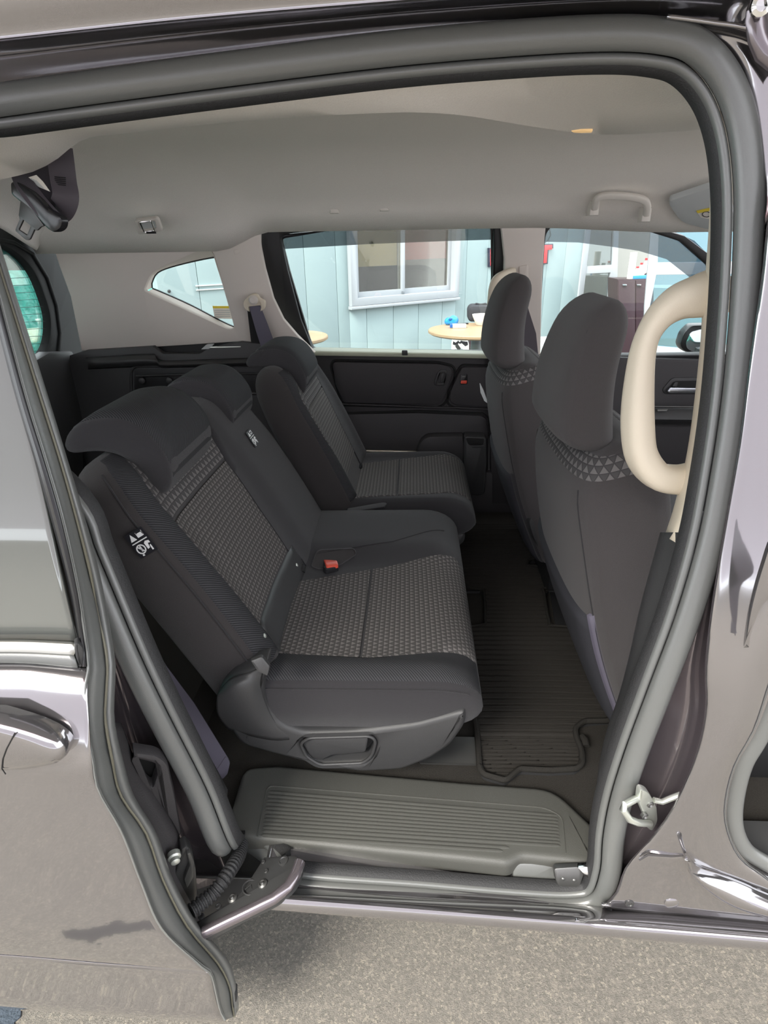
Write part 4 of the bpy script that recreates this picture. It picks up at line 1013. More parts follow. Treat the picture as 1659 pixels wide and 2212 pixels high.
# ================================================================ floor mat
mat_px = [(1006, 1536), (1022, 1545), (1030, 1570), (1036, 1658, 10), (1045, 1672, 8), (1092, 1686, 10), (1108, 1672), (1122, 1660, 8), (1190, 1663), (1246, 1660, 10), (1258, 1648, 8), (1256, 1620), (1244, 1590, 10), (1243, 1572, 14), (1260, 1558, 10), (1345, 1550), (1360, 1500)]
zm = .424
O2 = [Z(q.x, q.y, zm) for q in fil(mat_px, 0, closed=False)]
right = [V((.30, .42, zm)), V((.30, 1.42, zm))]
left = [V((-.30, 1.42, zm)), V((-.30, .40, zm))]
poly = [(p.x, p.y) for p in O2 + right + left]
holesP = [[Z(u, v, zm) for u, v in h] for h in ([(960, 1272), (1036, 1272), (1046, 1282), (1048, 1340), (1040, 1350), (960, 1350)], [(1176, 1282), (1186, 1270), (1330, 1268), (1330, 1348), (1200, 1352), (1186, 1342)], [(1140, 1216), (1146, 1208), (1200, 1204), (1200, 1222), (1142, 1222)])]
hp2 = [[(p.x, p.y) for p in h] for h in holesP]
def inside(x, y, P):
    c = False; j = len(P) - 1
    for i in range(len(P)):
        if (P[i][1] > y) != (P[j][1] > y) and x < (P[j][0] - P[i][0]) * (y - P[i][1]) / (P[j][1] - P[i][1]) + P[i][0]: c = not c
        j = i
    return c
def groove(x, y):
    # broad ribs 20 mm apart with a deep groove, fine ribs near the two long ends
    ys = y + .012 * (x * x) * 6 - .01 * x
    if ys < .36 or .945 < ys < 1.03: per, dp = .0105, .0045
    else: per, dp = .0205, .0085
    f = (ys / per) % 1.0
    g = 1.0 if .1 < f < .86 else 0.0
    fine = .0010 * (1 - abs(((ys / .0051) % 1.0) * 2 - 1))
    return dp * g + fine * g + .0004 * noise.noise((x * 25, y * 25, 0))
mat = thing('floor_mat', 'dark ribbed carpet mat with bound edge between the seat rows', 'mat', (.0, .8, .41))
vs, fs, ix = [], [], {}
dx_, dy_ = .0085, .0017
nxm, nym = int(.62 / dx_), int(1.22 / dy_)
def vid(i, j):
    if (i, j) not in ix:
        x, y = -.31 + i * dx_, .235 + j * dy_
        lift = .03 * math.exp(-((y - 1.08) / .05) ** 2)
        ix[(i, j)] = len(vs); vs.append(V((x, y, zm - .0085 + groove(x, y))))
    return ix[(i, j)]
for j in range(nym):
    for i in range(nxm):
        x, y = -.31 + (i + .5) * dx_, .235 + (j + .5) * dy_
        if inside(x, y, poly) and not any(inside(x, y, h) for h in hp2):
            fs.append((vid(i, j), vid(i + 1, j), vid(i + 1, j + 1), vid(i, j + 1)))
mk('mat_pile', vs, fs, 'mat_pile', mat, angle=20)
vs, fs = prism([V((x, y, zm - .009)) for x, y in poly], V((0, 0, -.008)), 0, [[V((x, y, zm - .009)) for x, y in h] for h in hp2])
mk('mat_backing', vs, fs, 'rubber_dark', mat)
tube('mat_binding', cr(O2, 2), .0065, 'binding', mat, 8, nrm=V((0, 0, 1)))
for h in holesP: tube('mat_binding', cr(h, 4, True), .0045, 'binding', mat, 8, nrm=V((0, 0, 1)), closed=True)
tube('mat_clip', [Z(1258, 1592, .422), Z(1264, 1600, .426), Z(1266, 1612, .422)], .008, 'binding', mat, 8)
# ================================================================ near sliding door, slid back
sd_ = thing('sliding_door', 'purple-grey near sliding door slid open on the left, with tinted glass', 'door', tuple(Y(100, 2100, -.1)))
def D(u, v, off=0.0):
    """flank of the slid-open door: upright below the belt line, leaning in above it"""
    y = -.1
    for _ in range(30):
        z = Y(u, v, y).z
        yy = -.118 + .072 * min(1, max(0, (z - .825) / .165)) ** 1.25 + .16 * sstep(.985, 1.8, z) + .02 * sstep(.5, .3, z)
        y = .5 * y + .5 * (yy + off)
    return Y(u, v, y)
def dsheet(name, rows, mat, nx=40, sub=4, th=.003, parent=None, **k): return sheet(name, [[D(*p) if len(p) == 3 else D(*p, 0) for p in r] for r in rows], mat, parent or sd_, nx, sub, th, **k)
# glass
gl = [[(-420, 330), (-300, 330), (-190, 330), (-96, 330)], [(-400, 440), (-280, 440), (-150, 440), (-62, 440)], [(-330, 560), (-200, 560), (-90, 560), (-26, 560)], [(-330, 800), (-180, 800), (-20, 800), (30, 800)], [(-330, 1000), (-150, 1000), (20, 1000), (78, 1000)], [(-330, 1200), (-150, 1200), (60, 1200), (122, 1200)], [(-330, 1392), (-150, 1390), (50, 1388), (166, 1390)]]
dsheet('door_glass', [[(u, v, .004) for u, v in r] for r in gl], 'door_pane', th=.004, label='tinted door glass reflecting a pale sky')
fro = [(-88, 300), (-56, 420), (-22, 560), (12, 700), (55, 860), (98, 1000), (135, 1130), (168, 1280), (182, 1390), (186, 1440)]
frg = [(-116, 300), (-84, 420), (-46, 560), (-8, 700), (34, 860), (76, 1000), (112, 1130), (150, 1280), (170, 1390), (176, 1440)]
dsheet('frame_top', [[(-430, 345, .0), (-260, 345, .0), (-80, 345, .0)], [(-430, 340, -.008), (-260, 340, -.008), (-80, 340, -.008)], [(-440, 290, -.004), (-260, 290, -.004), (-72, 290, -.004)], [(-440, 285, .04), (-260, 285, .04), (-66, 285, .04)]], 'plastic_gloss', sub=2)
# belt moulding
dsheet('belt_moulding', [[(-330, 1388, .0), (0, 1380, .0), (158, 1384, .0)], [(-330, 1394, -.012), (0, 1386, -.012), (166, 1392, -.012)], [(-330, 1416, -.014), (0, 1408, -.014), (160, 1414, -.014)], [(-330, 1419, -.004), (0, 1411, -.004), (160, 1417, -.004)]], 'belt_strip', sub=2, label='grey satin belt moulding')
dsheet('moulding_lower', [[(-330, 1415, -.003), (0, 1407, -.003), (160, 1413, -.003)], [(-330, 1419, -.006), (0, 1411, -.006), (160, 1417, -.006)], [(-330, 1438, -.005), (0, 1430, -.005), (166, 1440, -.005)], [(-330, 1441, .006), (0, 1433, .006), (168, 1444, .006)]], 'rubber_satin', sub=2, label='dark lower half of the moulding')
plate('moulding_cap', [(160, 1392, 3), (168, 1388, 3), (180, 1400, 3), (184, 1432), (172, 1444, 3), (162, 1416)], (D(170, 1415, -.012), V((-.5, 1, 0)).normalized()), .012, 'plastic', sd_, bev=.003)
# painted skin
ps_ = [[(-330, 1440, .0), (0, 1433, .0), (100, 1437, .0), (194, 1444, .004)],
       [(-330, 1452, -.006), (0, 1446, -.006), (100, 1450, -.006), (190, 1462, -.002)],
       [(-330, 1500, -.012), (0, 1495, -.012), (100, 1496, -.012), (188, 1502, -.008)],
       [(-330, 1560, -.014), (0, 1555, -.014), (100, 1556, -.014), (192, 1565, -.010)],
       [(-330, 1640, -.010), (0, 1640, -.010), (100, 1645, -.010), (198, 1650, -.008)],
       [(-330, 1700, -.006), (0, 1700, -.006), (100, 1702, -.006), (210, 1706, -.006)],
       [(-330, 1780, -.006), (0, 1785, -.006), (130, 1792, -.006), (262, 1800, -.006)],
       [(-330, 1880, -.006), (0, 1890, -.006), (160, 1898, -.006), (304, 1908, -.006)],
       [(-330, 1980, -.006), (0, 1995, -.006), (190, 2005, -.006), (350, 2010, -.006)],
       [(-330, 2035, -.004), (0, 2054, -.004), (220, 2072, -.004), (440, 2092, -.004)],
       [(-330, 2042, .000), (0, 2062, .000), (220, 2080, .000), (450, 2098, .000)],
       [(-330, 2050, -.002), (0, 2070, -.002), (220, 2088, -.002), (458, 2108, -.002)],
       [(-330, 2110, .004), (0, 2130, .004), (240, 2150, .004), (474, 2180, .004)],
       [(-330, 2150, .010), (0, 2168, .010), (240, 2188, .010), (486, 2204, .010)],
       [(-330, 2160, .03), (0, 2180, .03), (240, 2198, .03), (488, 2212, .03)]]
dsheet('door_skin', ps_, 'paint', nx=50, sub=4, th=.002, label='glossy painted door skin')
# handle with its cup
hd_ = fil([(-160, 1560, 20), (-20, 1565), (60, 1588, 40), (112, 1612, 24), (138, 1640, 16), (128, 1658, 16), (60, 1672, 40), (-20, 1676), (-160, 1678, 20)], 0, 5)
HP = (D(40, 1620, -.020), V((.0, 1, .05)).normalized())
hdl = plate('door_handle', [tuple(q) for q in hd_], (HP[0] - HP[1] * .016, HP[1]), .03, 'paint', sd_, bev=.013, angle=60, label='painted pull handle')
rimp = [PL(q.x, q.y, HP[0] + HP[1] * .008, HP[1]) for q in fil([(-165, 1550, 20), (-20, 1556), (64, 1582, 40), (118, 1608, 24), (146, 1640, 18), (134, 1666, 18), (60, 1682, 40), (-20, 1686), (-165, 1688, 20)], 0, 5)]
sweep('handle_rim', rimp, circ(.004, 8), 'paint', hdl, closed=True)
tube('handle_split', [PL(u, v, HP[0] - HP[1] * .0165, HP[1]) for u, v in [(32, 1584), (14, 1618), (6, 1640), (4, 1660), (12, 1672)]], .0008, 'dark_gap', hdl, 6)
# front edge of the door: outer flange, rubber strip, inner edge
eo = [(-88, 300), (-58, 420), (-24, 560), (12, 700), (55, 860), (98, 1000), (135, 1130), (168, 1280), (186, 1400), (190, 1440), (182, 1490), (184, 1560), (200, 1650), (212, 1710), (262, 1800), (304, 1908), (350, 2010), (440, 2092), (456, 2106), (474, 2180), (486, 2204)]
em = [(-84, 300), (-46, 420), (-6, 560), (38, 700), (88, 860), (132, 1000), (168, 1130), (200, 1260), (224, 1380), (232, 1440), (230, 1490), (228, 1560), (244, 1650), (262, 1720), (316, 1800), (352, 1900), (404, 2000), (470, 2080), (496, 2130), (502, 2170), (506, 2196)]
ei = [(-72, 300), (-34, 420), (10, 560), (48, 680), (102, 850), (145, 990), (184, 1120), (218, 1250), (242, 1380), (250, 1440), (248, 1490), (248, 1560), (268, 1650), (290, 1720), (338, 1800), (372, 1895), (424, 1990), (490, 2070), (506, 2110), (514, 2150), (516, 2180)]
def estrip(name, A, B, steps, mat, sub=3, nx=70, **k):
    return sheet(name, [[D(*lerp2(a, b, t), off) for a, b in zip(A, B)] for t, off in steps], mat, sd_, nx, sub, .003, **k)
estrip('door_edge', eo, em, [(-.05, -.002), (.0, -.008), (.1, -.006), (.22, .006), (.5, .014), (.8, .026), (1.0, .036)], 'rubber_satin', label='satin grey rubber-faced door edge')
estrip('edge_weatherstrip', em, ei, [(-.1, .036), (.1, .030), (.45, .030), (.8, .036), (1, .05), (1.0, .085)], 'rubber_satin')
tube('edge_piping', [D(u, v, .029) for u, v in cr([V(q) for q in em], 3)] if False else [D(q.x, q.y, .030) for q in cr([V(q) for q in em], 3)], .0018, 'piping', sd_, 6)
dsheet('frame_gasket', [[(u, v, .002) for u, v in frg], [((u + w) / 2, v, -.010) for (u, v), (w, _) in zip(frg, fro)], [(u + 2, v, -.006) for u, v in fro]], 'plastic_gloss', sub=2, nx=40)
# inner side of the door: trim, pocket, hardware
it = [(248, 1560), (268, 1650), (290, 1720), (338, 1800), (372, 1895), (424, 1990), (440, 1996)]
io = [(262, 1560), (300, 1660), (340, 1720), (386, 1800), (402, 1860), (432, 1940), (442, 1990)]
estrip('inner_trim', it, io, [(-.3, .07), (.2, .09), (.8, .11), (1, .13)], 'plastic_door', sub=2, nx=30)
POC = (D(345, 1700, .12), V((-.5, 1, .1)).normalized())
plate('door_pocket', [(286, 1626, 6), (340, 1634, 12), (362, 1650, 12), (378, 1720), (392, 1800), (380, 1840), (352, 1780), (316, 1700)], POC, .02, 'plastic_door', sd_, bev=.005, holes=[[(292, 1640, 4), (332, 1650, 6), (344, 1660, 8), (330, 1704, 6), (318, 1694)]], r=4, label='black door pocket with grey rim')
plate('pocket_back', [(280, 1630), (350, 1640), (350, 1715), (310, 1710)], (POC[0] + POC[1] * .03, POC[1]), .005, 'dark_gap', sd_, bev=0)
LB = (D(405, 1880, .10), V((-.6, 1, .1)).normalized())
plate('latch_bracket', [(392, 1836, 3), (404, 1828, 3), (416, 1840), (424, 1880), (426, 1930), (420, 1976), (404, 1948), (378, 1890), (388, 1860)], LB, .02, 'steel_black', sd_, bev=.003)
plate('latch_bracket', [(404, 1846, 2), (412, 1842, 2), (420, 1862), (418, 1896), (404, 1920), (398, 1900), (410, 1870)], (LB[0] - LB[1] * .008, LB[1]), .01, 'bare_metal', sd_, bev=.002)
lathe('latch_bolt', PL(376, 1848, LB[0] - LB[1] * .006, LB[1]), -LB[1], [(.010, -.004), (.010, .004), (.007, .006), (.007, .012), (.004, .014)], 'steel', sd_, 14)
plate('corner_block', [(500, 2140, 3), (514, 2146, 4), (512, 2164, 4), (502, 2180, 3)], (D(506, 2160, .03), V((-.3, 1, 0)).normalized()), .015, 'rubber_dark', sd_, bev=.003)
# support arm from the sill to the door
AR = (Z(600, 1880, .462), V((.32, .0, -1)).normalized())
arm = plate('support_arm', [(420, 1992), (462, 1968), (520, 1928, 20), (556, 1872, 14), (570, 1850), (640, 1846, 8), (648, 1866, 12), (632, 1908, 30), (590, 1942, 20), (520, 1974), (440, 2016), (428, 2012)], AR, .02, 'steel_black', sd_, bev=.004, label='black pressed-steel door support arm')
tube('arm_flange', [PL(u, v, AR[0] + AR[1] * .006, AR[1]) for u, v in [(648, 1862), (638, 1890), (622, 1916), (592, 1940), (540, 1966), (490, 1990), (440, 2014)]], .0095, 'paint_in', arm, 10)
for u, v, r_ in ((569, 1862, .004), (575, 1882, .004), (472, 1958, .005), (435, 1980, .005), (612, 1860, .009)):
    lathe('pressed_dimple', PL(u, v, *AR), -AR[1], [(r_, -.002), (r_, .0015), (r_ * .7, .0022), (r_ * .6, .001)], 'steel_black', arm, 14)
for u, v in ((568, 1910), (503, 1941)):
    lathe('arm_rivet', PL(u, v, *AR), -AR[1], [(.008, -.002), (.008, .002), (.005, .004), (.004, .002), (.002, .005)], 'bare_metal', arm, 14)
cc = PL(541, 1917, *AR) - AR[1] * .0005
for r_ in (.0125,): sweep('pressed_ring', [cc + V((r_ * math.cos(a * .3142), r_ * math.sin(a * .3142), 0)) for a in range(20)], circ(.0012, 6), 'steel_black', arm, closed=True, nrm=V((0, 0, 1)))
tube('pressed_ring', [cc + V((-.008, -.004, 0)), cc + V((0, .004, 0)), cc + V((.004, -.004, 0)), cc + V((.009, .004, 0))], .0012, 'steel_black', arm, 6)
# corrugated cable hose
hpth = resample(cr([Z(u, v, z) for u, v, z in [(524, 1808, .40), (517, 1845, .43), (502, 1872, .45), (482, 1902, .455), (460, 1930, .45), (436, 1950, .45), (414, 1968, .45)]], 8), 112)
hose = tag(sweep('cable_hose', hpth, circ(.0125, 14), 'rubber_dark', None, nrm=V((0, 0, 1)), scale=[1.0 if (i // 2) % 2 else .80 for i in range(112)], angle=25), 'black corrugated cable hose between step plate and sliding door', 'hose')
box('hose_clip', Z(508, 1812, .385), Z(530, 1830, .37), 'plastic', hose, .003)
# ================================================================ far sliding door
fd = thing('sliding_door', 'far sliding door with clear window and black inner panel', 'door', (-.4, 1.62, .45))
win = [(606, 512, 8), (625, 505), (760, 488), (860, 479), (942, 477), (1040, 483), (1062, 488, 8), (1066, 500), (1064, 600), (1050, 762), (860, 760), (676, 756, 6), (650, 690), (622, 585)]
plate('window_frame', [(535, 531, 14), (550, 490, 10), (600, 480), (700, 470), (850, 460), (945, 460), (1070, 470, 6), (1100, 480, 8), (1104, 540), (1098, 600), (1070, 775), (670, 768), (620, 722), (572, 655), (548, 585)], FU(.03), .03, 'black_frame', fd, bev=.006, holes=[win])
plate('frame_gasket', [(604, 508, 8), (942, 474), (1066, 486, 8), (1068, 600), (1052, 766), (672, 762), (620, 585)], FU(.045), .012, 'plastic_gloss', fd, bev=.002, holes=[[(609, 516, 8), (760, 491), (942, 480), (1060, 490, 8), (1061, 600), (1048, 762), (677, 757), (626, 585)]])
plate('window_glass', [(596, 500), (945, 465), (1080, 480), (1075, 600), (1060, 765), (660, 758), (610, 585)], FU(.052), .004, 'window_glass', fd, bev=0, label='clear window pane')
vz = fd
plate('rain_visor', [(590, 500), (945, 462), (1090, 480), (1090, 517), (960, 521), (800, 527), (612, 538)], FU(.085), .003, 'smoke_glass', fd, bev=0, label='smoked rain visor outside the window')
for u, v in ((774, 490), (949, 483)):
    plate('shade_hook', [(u - 7, v - 9, 2), (u + 8, v - 10, 2), (u + 7, v + 8, 4), (u - 4, v + 10, 4)], FU(.022), .01, 'plastic_gloss', fd, bev=.003)
# ledge under the glass
sheet('window_ledge', [[Y(u, v, yy) for u, v in r_] for yy, r_ in ((1.640, [(660, 750), (860, 754), (1075, 758)]), (1.606, [(660, 754), (860, 758), (1075, 762)]), (1.588, [(664, 760), (860, 763), (1072, 767)]), (1.584, [(668, 768), (860, 771), (1070, 775)]))], 'ledge_trim', fd, 20, 3)
plate('ledge_clip', [(868, 757, 2), (880, 757, 2), (881, 768, 2), (868, 768, 2)], FL(-.002), .01, 'plastic', fd, bev=.002)
panel = plate('inner_panel', [(672, 764), (1062, 768), (1062, 900), (1058, 1090), (800, 1090), (700, 900)], FL(.012), .03, 'plastic_door', fd, bev=.006, label='black moulded inner door panel')
ins = fil([(718, 788, 8), (722, 782, 6), (945, 786, 10), (976, 793, 12), (977, 812, 10), (957, 868, 10), (944, 875, 10), (742, 871, 8), (724, 830)], 0)
arm_p = plate('armrest_panel', [tuple(q) for q in ins], FL(-.003), .016, 'plastic_door', panel, bev=.005)
sweep('panel_groove', [PL(q.x, q.y, *FL(.010)) for q in fil([(714, 790, 8), (720, 778, 6), (946, 782, 10), (982, 790, 14), (983, 812, 10), (962, 872, 12), (946, 880, 10), (738, 876, 8)], 0)], circ(.004, 6), 'dark_gap', panel, closed=True)
plate('handle_bezel', [(944, 806, 4), (952, 798, 5), (966, 799, 5), (968, 812), (962, 834, 5), (940, 834, 5), (938, 824)], FL(-.007), .012, 'plastic', panel, bev=.003, holes=[[(949, 808, 3), (962, 806, 3), (960, 826, 3), (947, 828, 3)]])
plate('handle_cup', [(946, 804), (964, 804), (962, 830), (944, 830)], FL(.001), .01, 'dark_gap', panel, bev=0)
plate('inner_handle', [(953, 806, 2), (960, 806, 2), (958, 826, 2), (951, 827, 2)], FL(-.006), .01, 'plastic', panel, bev=.002)
lk = plate('lock_panel', [(994, 800, 8), (1000, 793, 5), (1062, 793), (1062, 880), (985, 876, 6), (971, 868, 8), (973, 845)], FL(-.001), .014, 'plastic_door', panel, bev=.005)
sweep('lock_groove', [PL(q.x, q.y, *FL(.010)) for q in fil([(990, 798, 8), (998, 788, 6), (1070, 789), (1070, 884), (982, 881, 8), (966, 872, 8), (968, 846)], 0)], circ(.004, 6), 'dark_gap', panel, closed=True)
plate('lock_slot', [(995, 809, 3), (1010, 808, 3), (1010, 830, 3), (994, 831, 3)], FL(-.005), .006, 'plastic_gloss', panel, bev=.001)
plate('lock_button', [(996, 822, 2), (1009, 822, 2), (1008, 829, 2), (995, 829, 2)], FL(-.009), .008, 'red_button', panel, bev=.0015)
plate('lock_button', [(998, 812, 1), (1007, 812, 1), (1006, 816, 1), (997, 816, 1)], FL(-.009), .008, 'bare_metal', panel, bev=.001)
sweep('trim_rail', [PL(u, v, *FL(.004)) for u, v in [(736, 872), (850, 876), (950, 880), (985, 880), (1062, 884)]], rrect(.006, .014, .002, 2), 'plastic_door', panel)
lw = fil([(748, 895, 6), (900, 892), (1040, 898, 8), (1052, 905, 8), (1056, 946), (1056, 1020), (780, 1020)], 0)
plate('lower_panel', [tuple(q) for q in lw], FL(.004), .012, 'plastic_door', panel, bev=.004)
sweep('lower_groove', [PL(u, v, *FL(.008)) for u, v in [(738, 893), (900, 888), (1042, 893), (1056, 902), (1060, 946)]], circ(.0045, 6), 'dark_gap', panel)
sweep('lower_strip', [PL(u, v, *FL(-.006)) for u, v in [(770, 974), (840, 975), (910, 977)]], rrect(.010, .012, .003, 2), 'seat_alu', panel, label='pale metallic lower strip')
po = plate('pocket_face', [(900, 976), (908, 955, 8), (924, 943, 10), (1000, 942), (1004, 990), (1000, 1040), (930, 1040)], FL(-.045), .05, 'plastic_door', panel, bev=.008)
plate('bottle_holder', [(1002, 942, 8), (1050, 944, 8), (1052, 1000), (1048, 1066, 14), (1040, 1072, 8), (1006, 1070, 8), (1000, 1000)], FL(-.055), .06, 'plastic', panel, bev=.01)
plate('holder_mouth', [(1006, 946, 4), (1046, 948, 4), (1044, 962, 6), (1012, 962, 6)], FL(-.057), .004, 'dark_gap', panel, bev=.001)
plate('holder_lip', [(1016, 963, 2), (1046, 962, 2), (1046, 967, 2), (1022, 968, 2)], FL(-.058), .004, 'plastic', panel, bev=.001)
# ================================================================ far front door
ff = thing('front_door', 'far front door with smoked visor, silver inner handle and dark panel', 'door', (.5, 1.62, .45))
W2 = [(1177, 530, 10), (1180, 503, 12), (1198, 484, 10), (1290, 484), (1400, 500), (1470, 522), (1530, 575), (1600, 700), (1600, 765), (1400, 768), (1166, 768), (1170, 650)]
FP = (V((0, 1.60, 1.04)), V((0, 1, .18)).normalized())
plate('window_frame', [(1160, 768), (1162, 600), (1170, 500, 20), (1190, 474, 10), (1300, 474), (1410, 490), (1480, 510), (1560, 570), (1660, 700), (1660, 775), (1160, 776)], FP, .03, 'black_frame', ff, bev=.004, holes=[W2])
plate('window_glass', [(1160, 776), (1165, 480), (1300, 476), (1420, 490), (1560, 570), (1650, 700), (1650, 776)], (FP[0] + FP[1] * .02, FP[1]), .004, 'window_glass', ff, bev=0, label='clear window pane')
plate('rain_visor', [(1160, 522), (1166, 470), (1300, 470), (1420, 484), (1500, 520), (1570, 590), (1560, 640), (1500, 610), (1486, 596), (1440, 560), (1380, 542), (1320, 533), (1250, 524)], (FP[0] + FP[1] * .05, FP[1]), .003, 'front_smoke', ff, bev=0, label='smoked rain visor outside the window')
fp = plate('inner_panel', [(1166, 768), (1300, 770), (1660, 780), (1660, 1120), (1166, 1120)], (V((0, 1.59, .9)), V((0, 1, 0))), .04, 'plastic_door', ff, bev=.012)
FQ = (V((0, 1.586, .9)), V((0, 1, 0)))
plate('handle_cup', [(1430, 842, 8), (1452, 816, 8), (1540, 815), (1540, 852), (1436, 852, 6)], FQ, .008, 'plastic', fp, bev=.004)
plate('cup_recess', [(1440, 842, 5), (1458, 823, 5), (1540, 822), (1540, 846), (1444, 846, 4)], (FQ[0] - V((0, .001, 0)), FQ[1]), .004, 'dark_gap', fp, bev=.001)
plate('inner_handle', [(1441, 846, 3), (1448, 837, 3), (1540, 839), (1540, 849), (1446, 850, 3)], (FQ[0] - V((0, .016, 0)), FQ[1]), .012, 'lcd_silver', fp, bev=.004, label='silver inner door handle')
plate('lock_lever', [(1452, 835, 2), (1458, 826, 2), (1466, 825, 2), (1462, 836, 2)], (FQ[0] - V((0, .012, 0)), FQ[1]), .01, 'plastic', fp, bev=.002)
plate('armrest', [(1380, 880, 4), (1540, 880), (1540, 908), (1380, 906, 4)], (V((0, 1.54, .85)), V((0, 1, -.7)).normalized()), .05, 'plastic', fp, bev=.006)
for v in (878, 895, 908):
    sweep('armrest_trim', [Y(u, v + (u - 1400) * .01, 1.53) for u in (1380, 1460, 1545)], rrect(.004, .006, .0015, 2), 'bare_metal' if v != 895 else 'lcd_silver', fp)
plate('window_switch', [(1420, 884, 1), (1444, 883, 1), (1440, 888, 1), (1420, 888, 1)], (V((0, 1.525, .85)), V((0, 1, -.7)).normalized()), .004, 'bare_metal', fp, bev=.001)
plate('pillar_edge', [(1166, 768), (1182, 768, 3), (1182, 830), (1178, 900), (1166, 900)], (V((0, 1.55, .9)), V((0, 1, 0))), .03, 'ledge_trim', fp, bev=.003)
mr = thing('door_mirror', 'black outside mirror with bright glass beyond the far front window', 'mirror', tuple(Y(1500, 760, 1.8)))
MP = (Y(1495, 740, 1.80), V((.1, 1, 0)).normalized())
plate('mirror_shell', [(1468, 745, 6), (1476, 720, 8), (1494, 702, 8), (1560, 700, 10), (1565, 770, 10), (1495, 766, 10), (1474, 758, 8)], MP, .06, 'plastic_gloss', mr, bev=.012)
plate('mirror_glass', [(1481, 740, 6), (1492, 716, 8), (1545, 706, 8), (1548, 762, 8), (1500, 761, 8), (1484, 754, 6)], (Y(1520, 740, 1.755), V((.60, .80, -.05)).normalized()), .006, 'mirror', mr, bev=.002)
box('mirror_arm', Y(1545, 768, 1.60), Y(1570, 775, 1.84), 'plastic_gloss', mr, .01)
# ================================================================ tailgate
tgx = -1.63
TG = (V((tgx, 0, 1.2)), V((-1, 0, 0)))
tgate = thing('tailgate', 'black-lined tailgate with heated rear window at the left', 'tailgate', (tgx, .85, .5))
def tz(y, z): return V((tgx - .0 + .10 * (1.05 - z) * -1 * 0, y, z))
gh = [(-300, 800), (-300, 500)] + [(q.x, q.y) for q in cr([V(p) for p in ((-40, 520), (0, 526), (44, 552), (76, 590), (98, 642), (110, 690), (106, 740), (86, 772), (50, 790), (0, 797))], 5)]
plate('tailgate_frame', [(230, 1250), (230, 780), (215, 740), (195, 640), (170, 560), (120, 500), (50, 490), (0, 485), (-400, 450), (-400, 1250)], TG, .03, 'plastic_gate', tgate, bev=.006, holes=[gh], label='glossy dark rear window surround')
plate('tailgate_lower', [(176, 800), (158, 758), (108, 760), (40, 800), (-400, 830), (-400, 1250), (190, 1250)], (V((tgx + .03, 0, 1)), V((-1, 0, 0))), .04, 'plastic', tgate, bev=.012)
sweep('surround_ridge', [PL(u, v, V((tgx + .004, 0, 0)), V((-1, 0, 0))) for u, v in [(-40, 510), (30, 524), (70, 548), (102, 600), (122, 660), (130, 720), (126, 760)]], rrect(.012, .012, .004, 2), 'plastic_gate', tgate, nrm=V((1, 0, 0)))
plate('rear_glass', [(120, 690), (110, 780), (50, 800), (-300, 810), (-300, 490), (0, 515), (50, 540), (90, 600)], (V((tgx - .02, 0, 1.2)), V((-1, 0, 0))), .004, 'window_glass', tgate, bev=0)
plate('shade_band', [(-300, 500), (0, 520), (48, 545), (72, 584), (-300, 584)], (V((tgx - .03, 0, 1.2)), V((-1, 0, 0))), .003, 'smoke_glass', tgate, bev=0)
for i in range(13):
    v = 600 + i * 16
    tube('heater_line', [PL(u, v + (u - 50) * -.05, V((tgx - .019, 0, 0)), V((-1, 0, 0))) for u in (-200, 112)], .0007, 'tag_black', tgate, 5)
# ================================================================ the building beyond
wp = Y(760, 660, 5.3); wd_ = V((.776, .631, 0)).normalized(); wn = V((-wd_.y, wd_.x, 0))      # wn points away from the van
WL = (wp, wn)
def WPt(u, v, off=0): return PL(u, v, wp + wn * off, wn)
def wpt(a, z, off=0): return V((wp.x, wp.y, 0)) + wd_ * a + wn * off + V((0, 0, z))
def along(u, v=600): return (WPt(u, v) - wp).dot(wd_)
a0, a1 = along(338, 610), along(1250, 620)
wall = mk('wall_back', *box_geo((0, 0, 0), (.01, .01, .01)), 'wall_blue') if False else None
wx0, wx1 = along(752, 600), along(986, 600)
wz0 = WPt(860, 652).z
wz1 = wz0 + 1.02
# corrugation-free sandwich panels, joints visible
def wbox(name, a, b, z0, z1, o0, o1, mat, parent=None, bev=.003, **k):
    P = [wpt(a, z0, o0), wpt(b, z0, o0), wpt(b, z1, o0), wpt(a, z1, o0)]
    vs, fs = prism(P, wn * (o1 - o0), bev); return mk(name, vs, fs, mat, parent, **k)
wall = wbox('wall_back', a0, a1, 0.0, 3.2, .05, .12, 'wall_blue', None, kind='structure', label='pale blue panelled house wall')
step_w = .34
na = int((a1 - a0) / step_w) + 1
ww = (a1 - a0) / na
for i in range(na):
    a, b = a0 + i * ww, a0 + (i + 1) * ww
    cuts = [a + .002] + [w for w in (wx0, wx1) if a + .02 < w < b - .02] + [b - .002]
    for p_, q_ in zip(cuts, cuts[1:]):
        segs = [(0.0, wz0 + .01), (wz1 - .01, 3.2)] if wx0 - .02 < (p_ + q_) / 2 < wx1 + .02 else [(0.0, 3.2)]
        for z0, z1 in segs: wbox('wall_panel', p_, q_, z0, z1, 0, .05, 'wall_blue', wall, .0025)
wbox('corner_trim', a1 - .01, a1 + .09, 0, 3.2, -.02, .12, 'wall_frame', wall)
for z in (WPt(440, 618).z, WPt(440, 627).z):
    wbox('wall_cable', along(420), along(500), z, z + .008, -.012, 0, 'vent_grey', wall, .002)
lathe('wall_peg', WPt(365, 629), -wn, [(.012, 0), (.012, .01), (.006, .02)], 'tag_black', wall, 10)
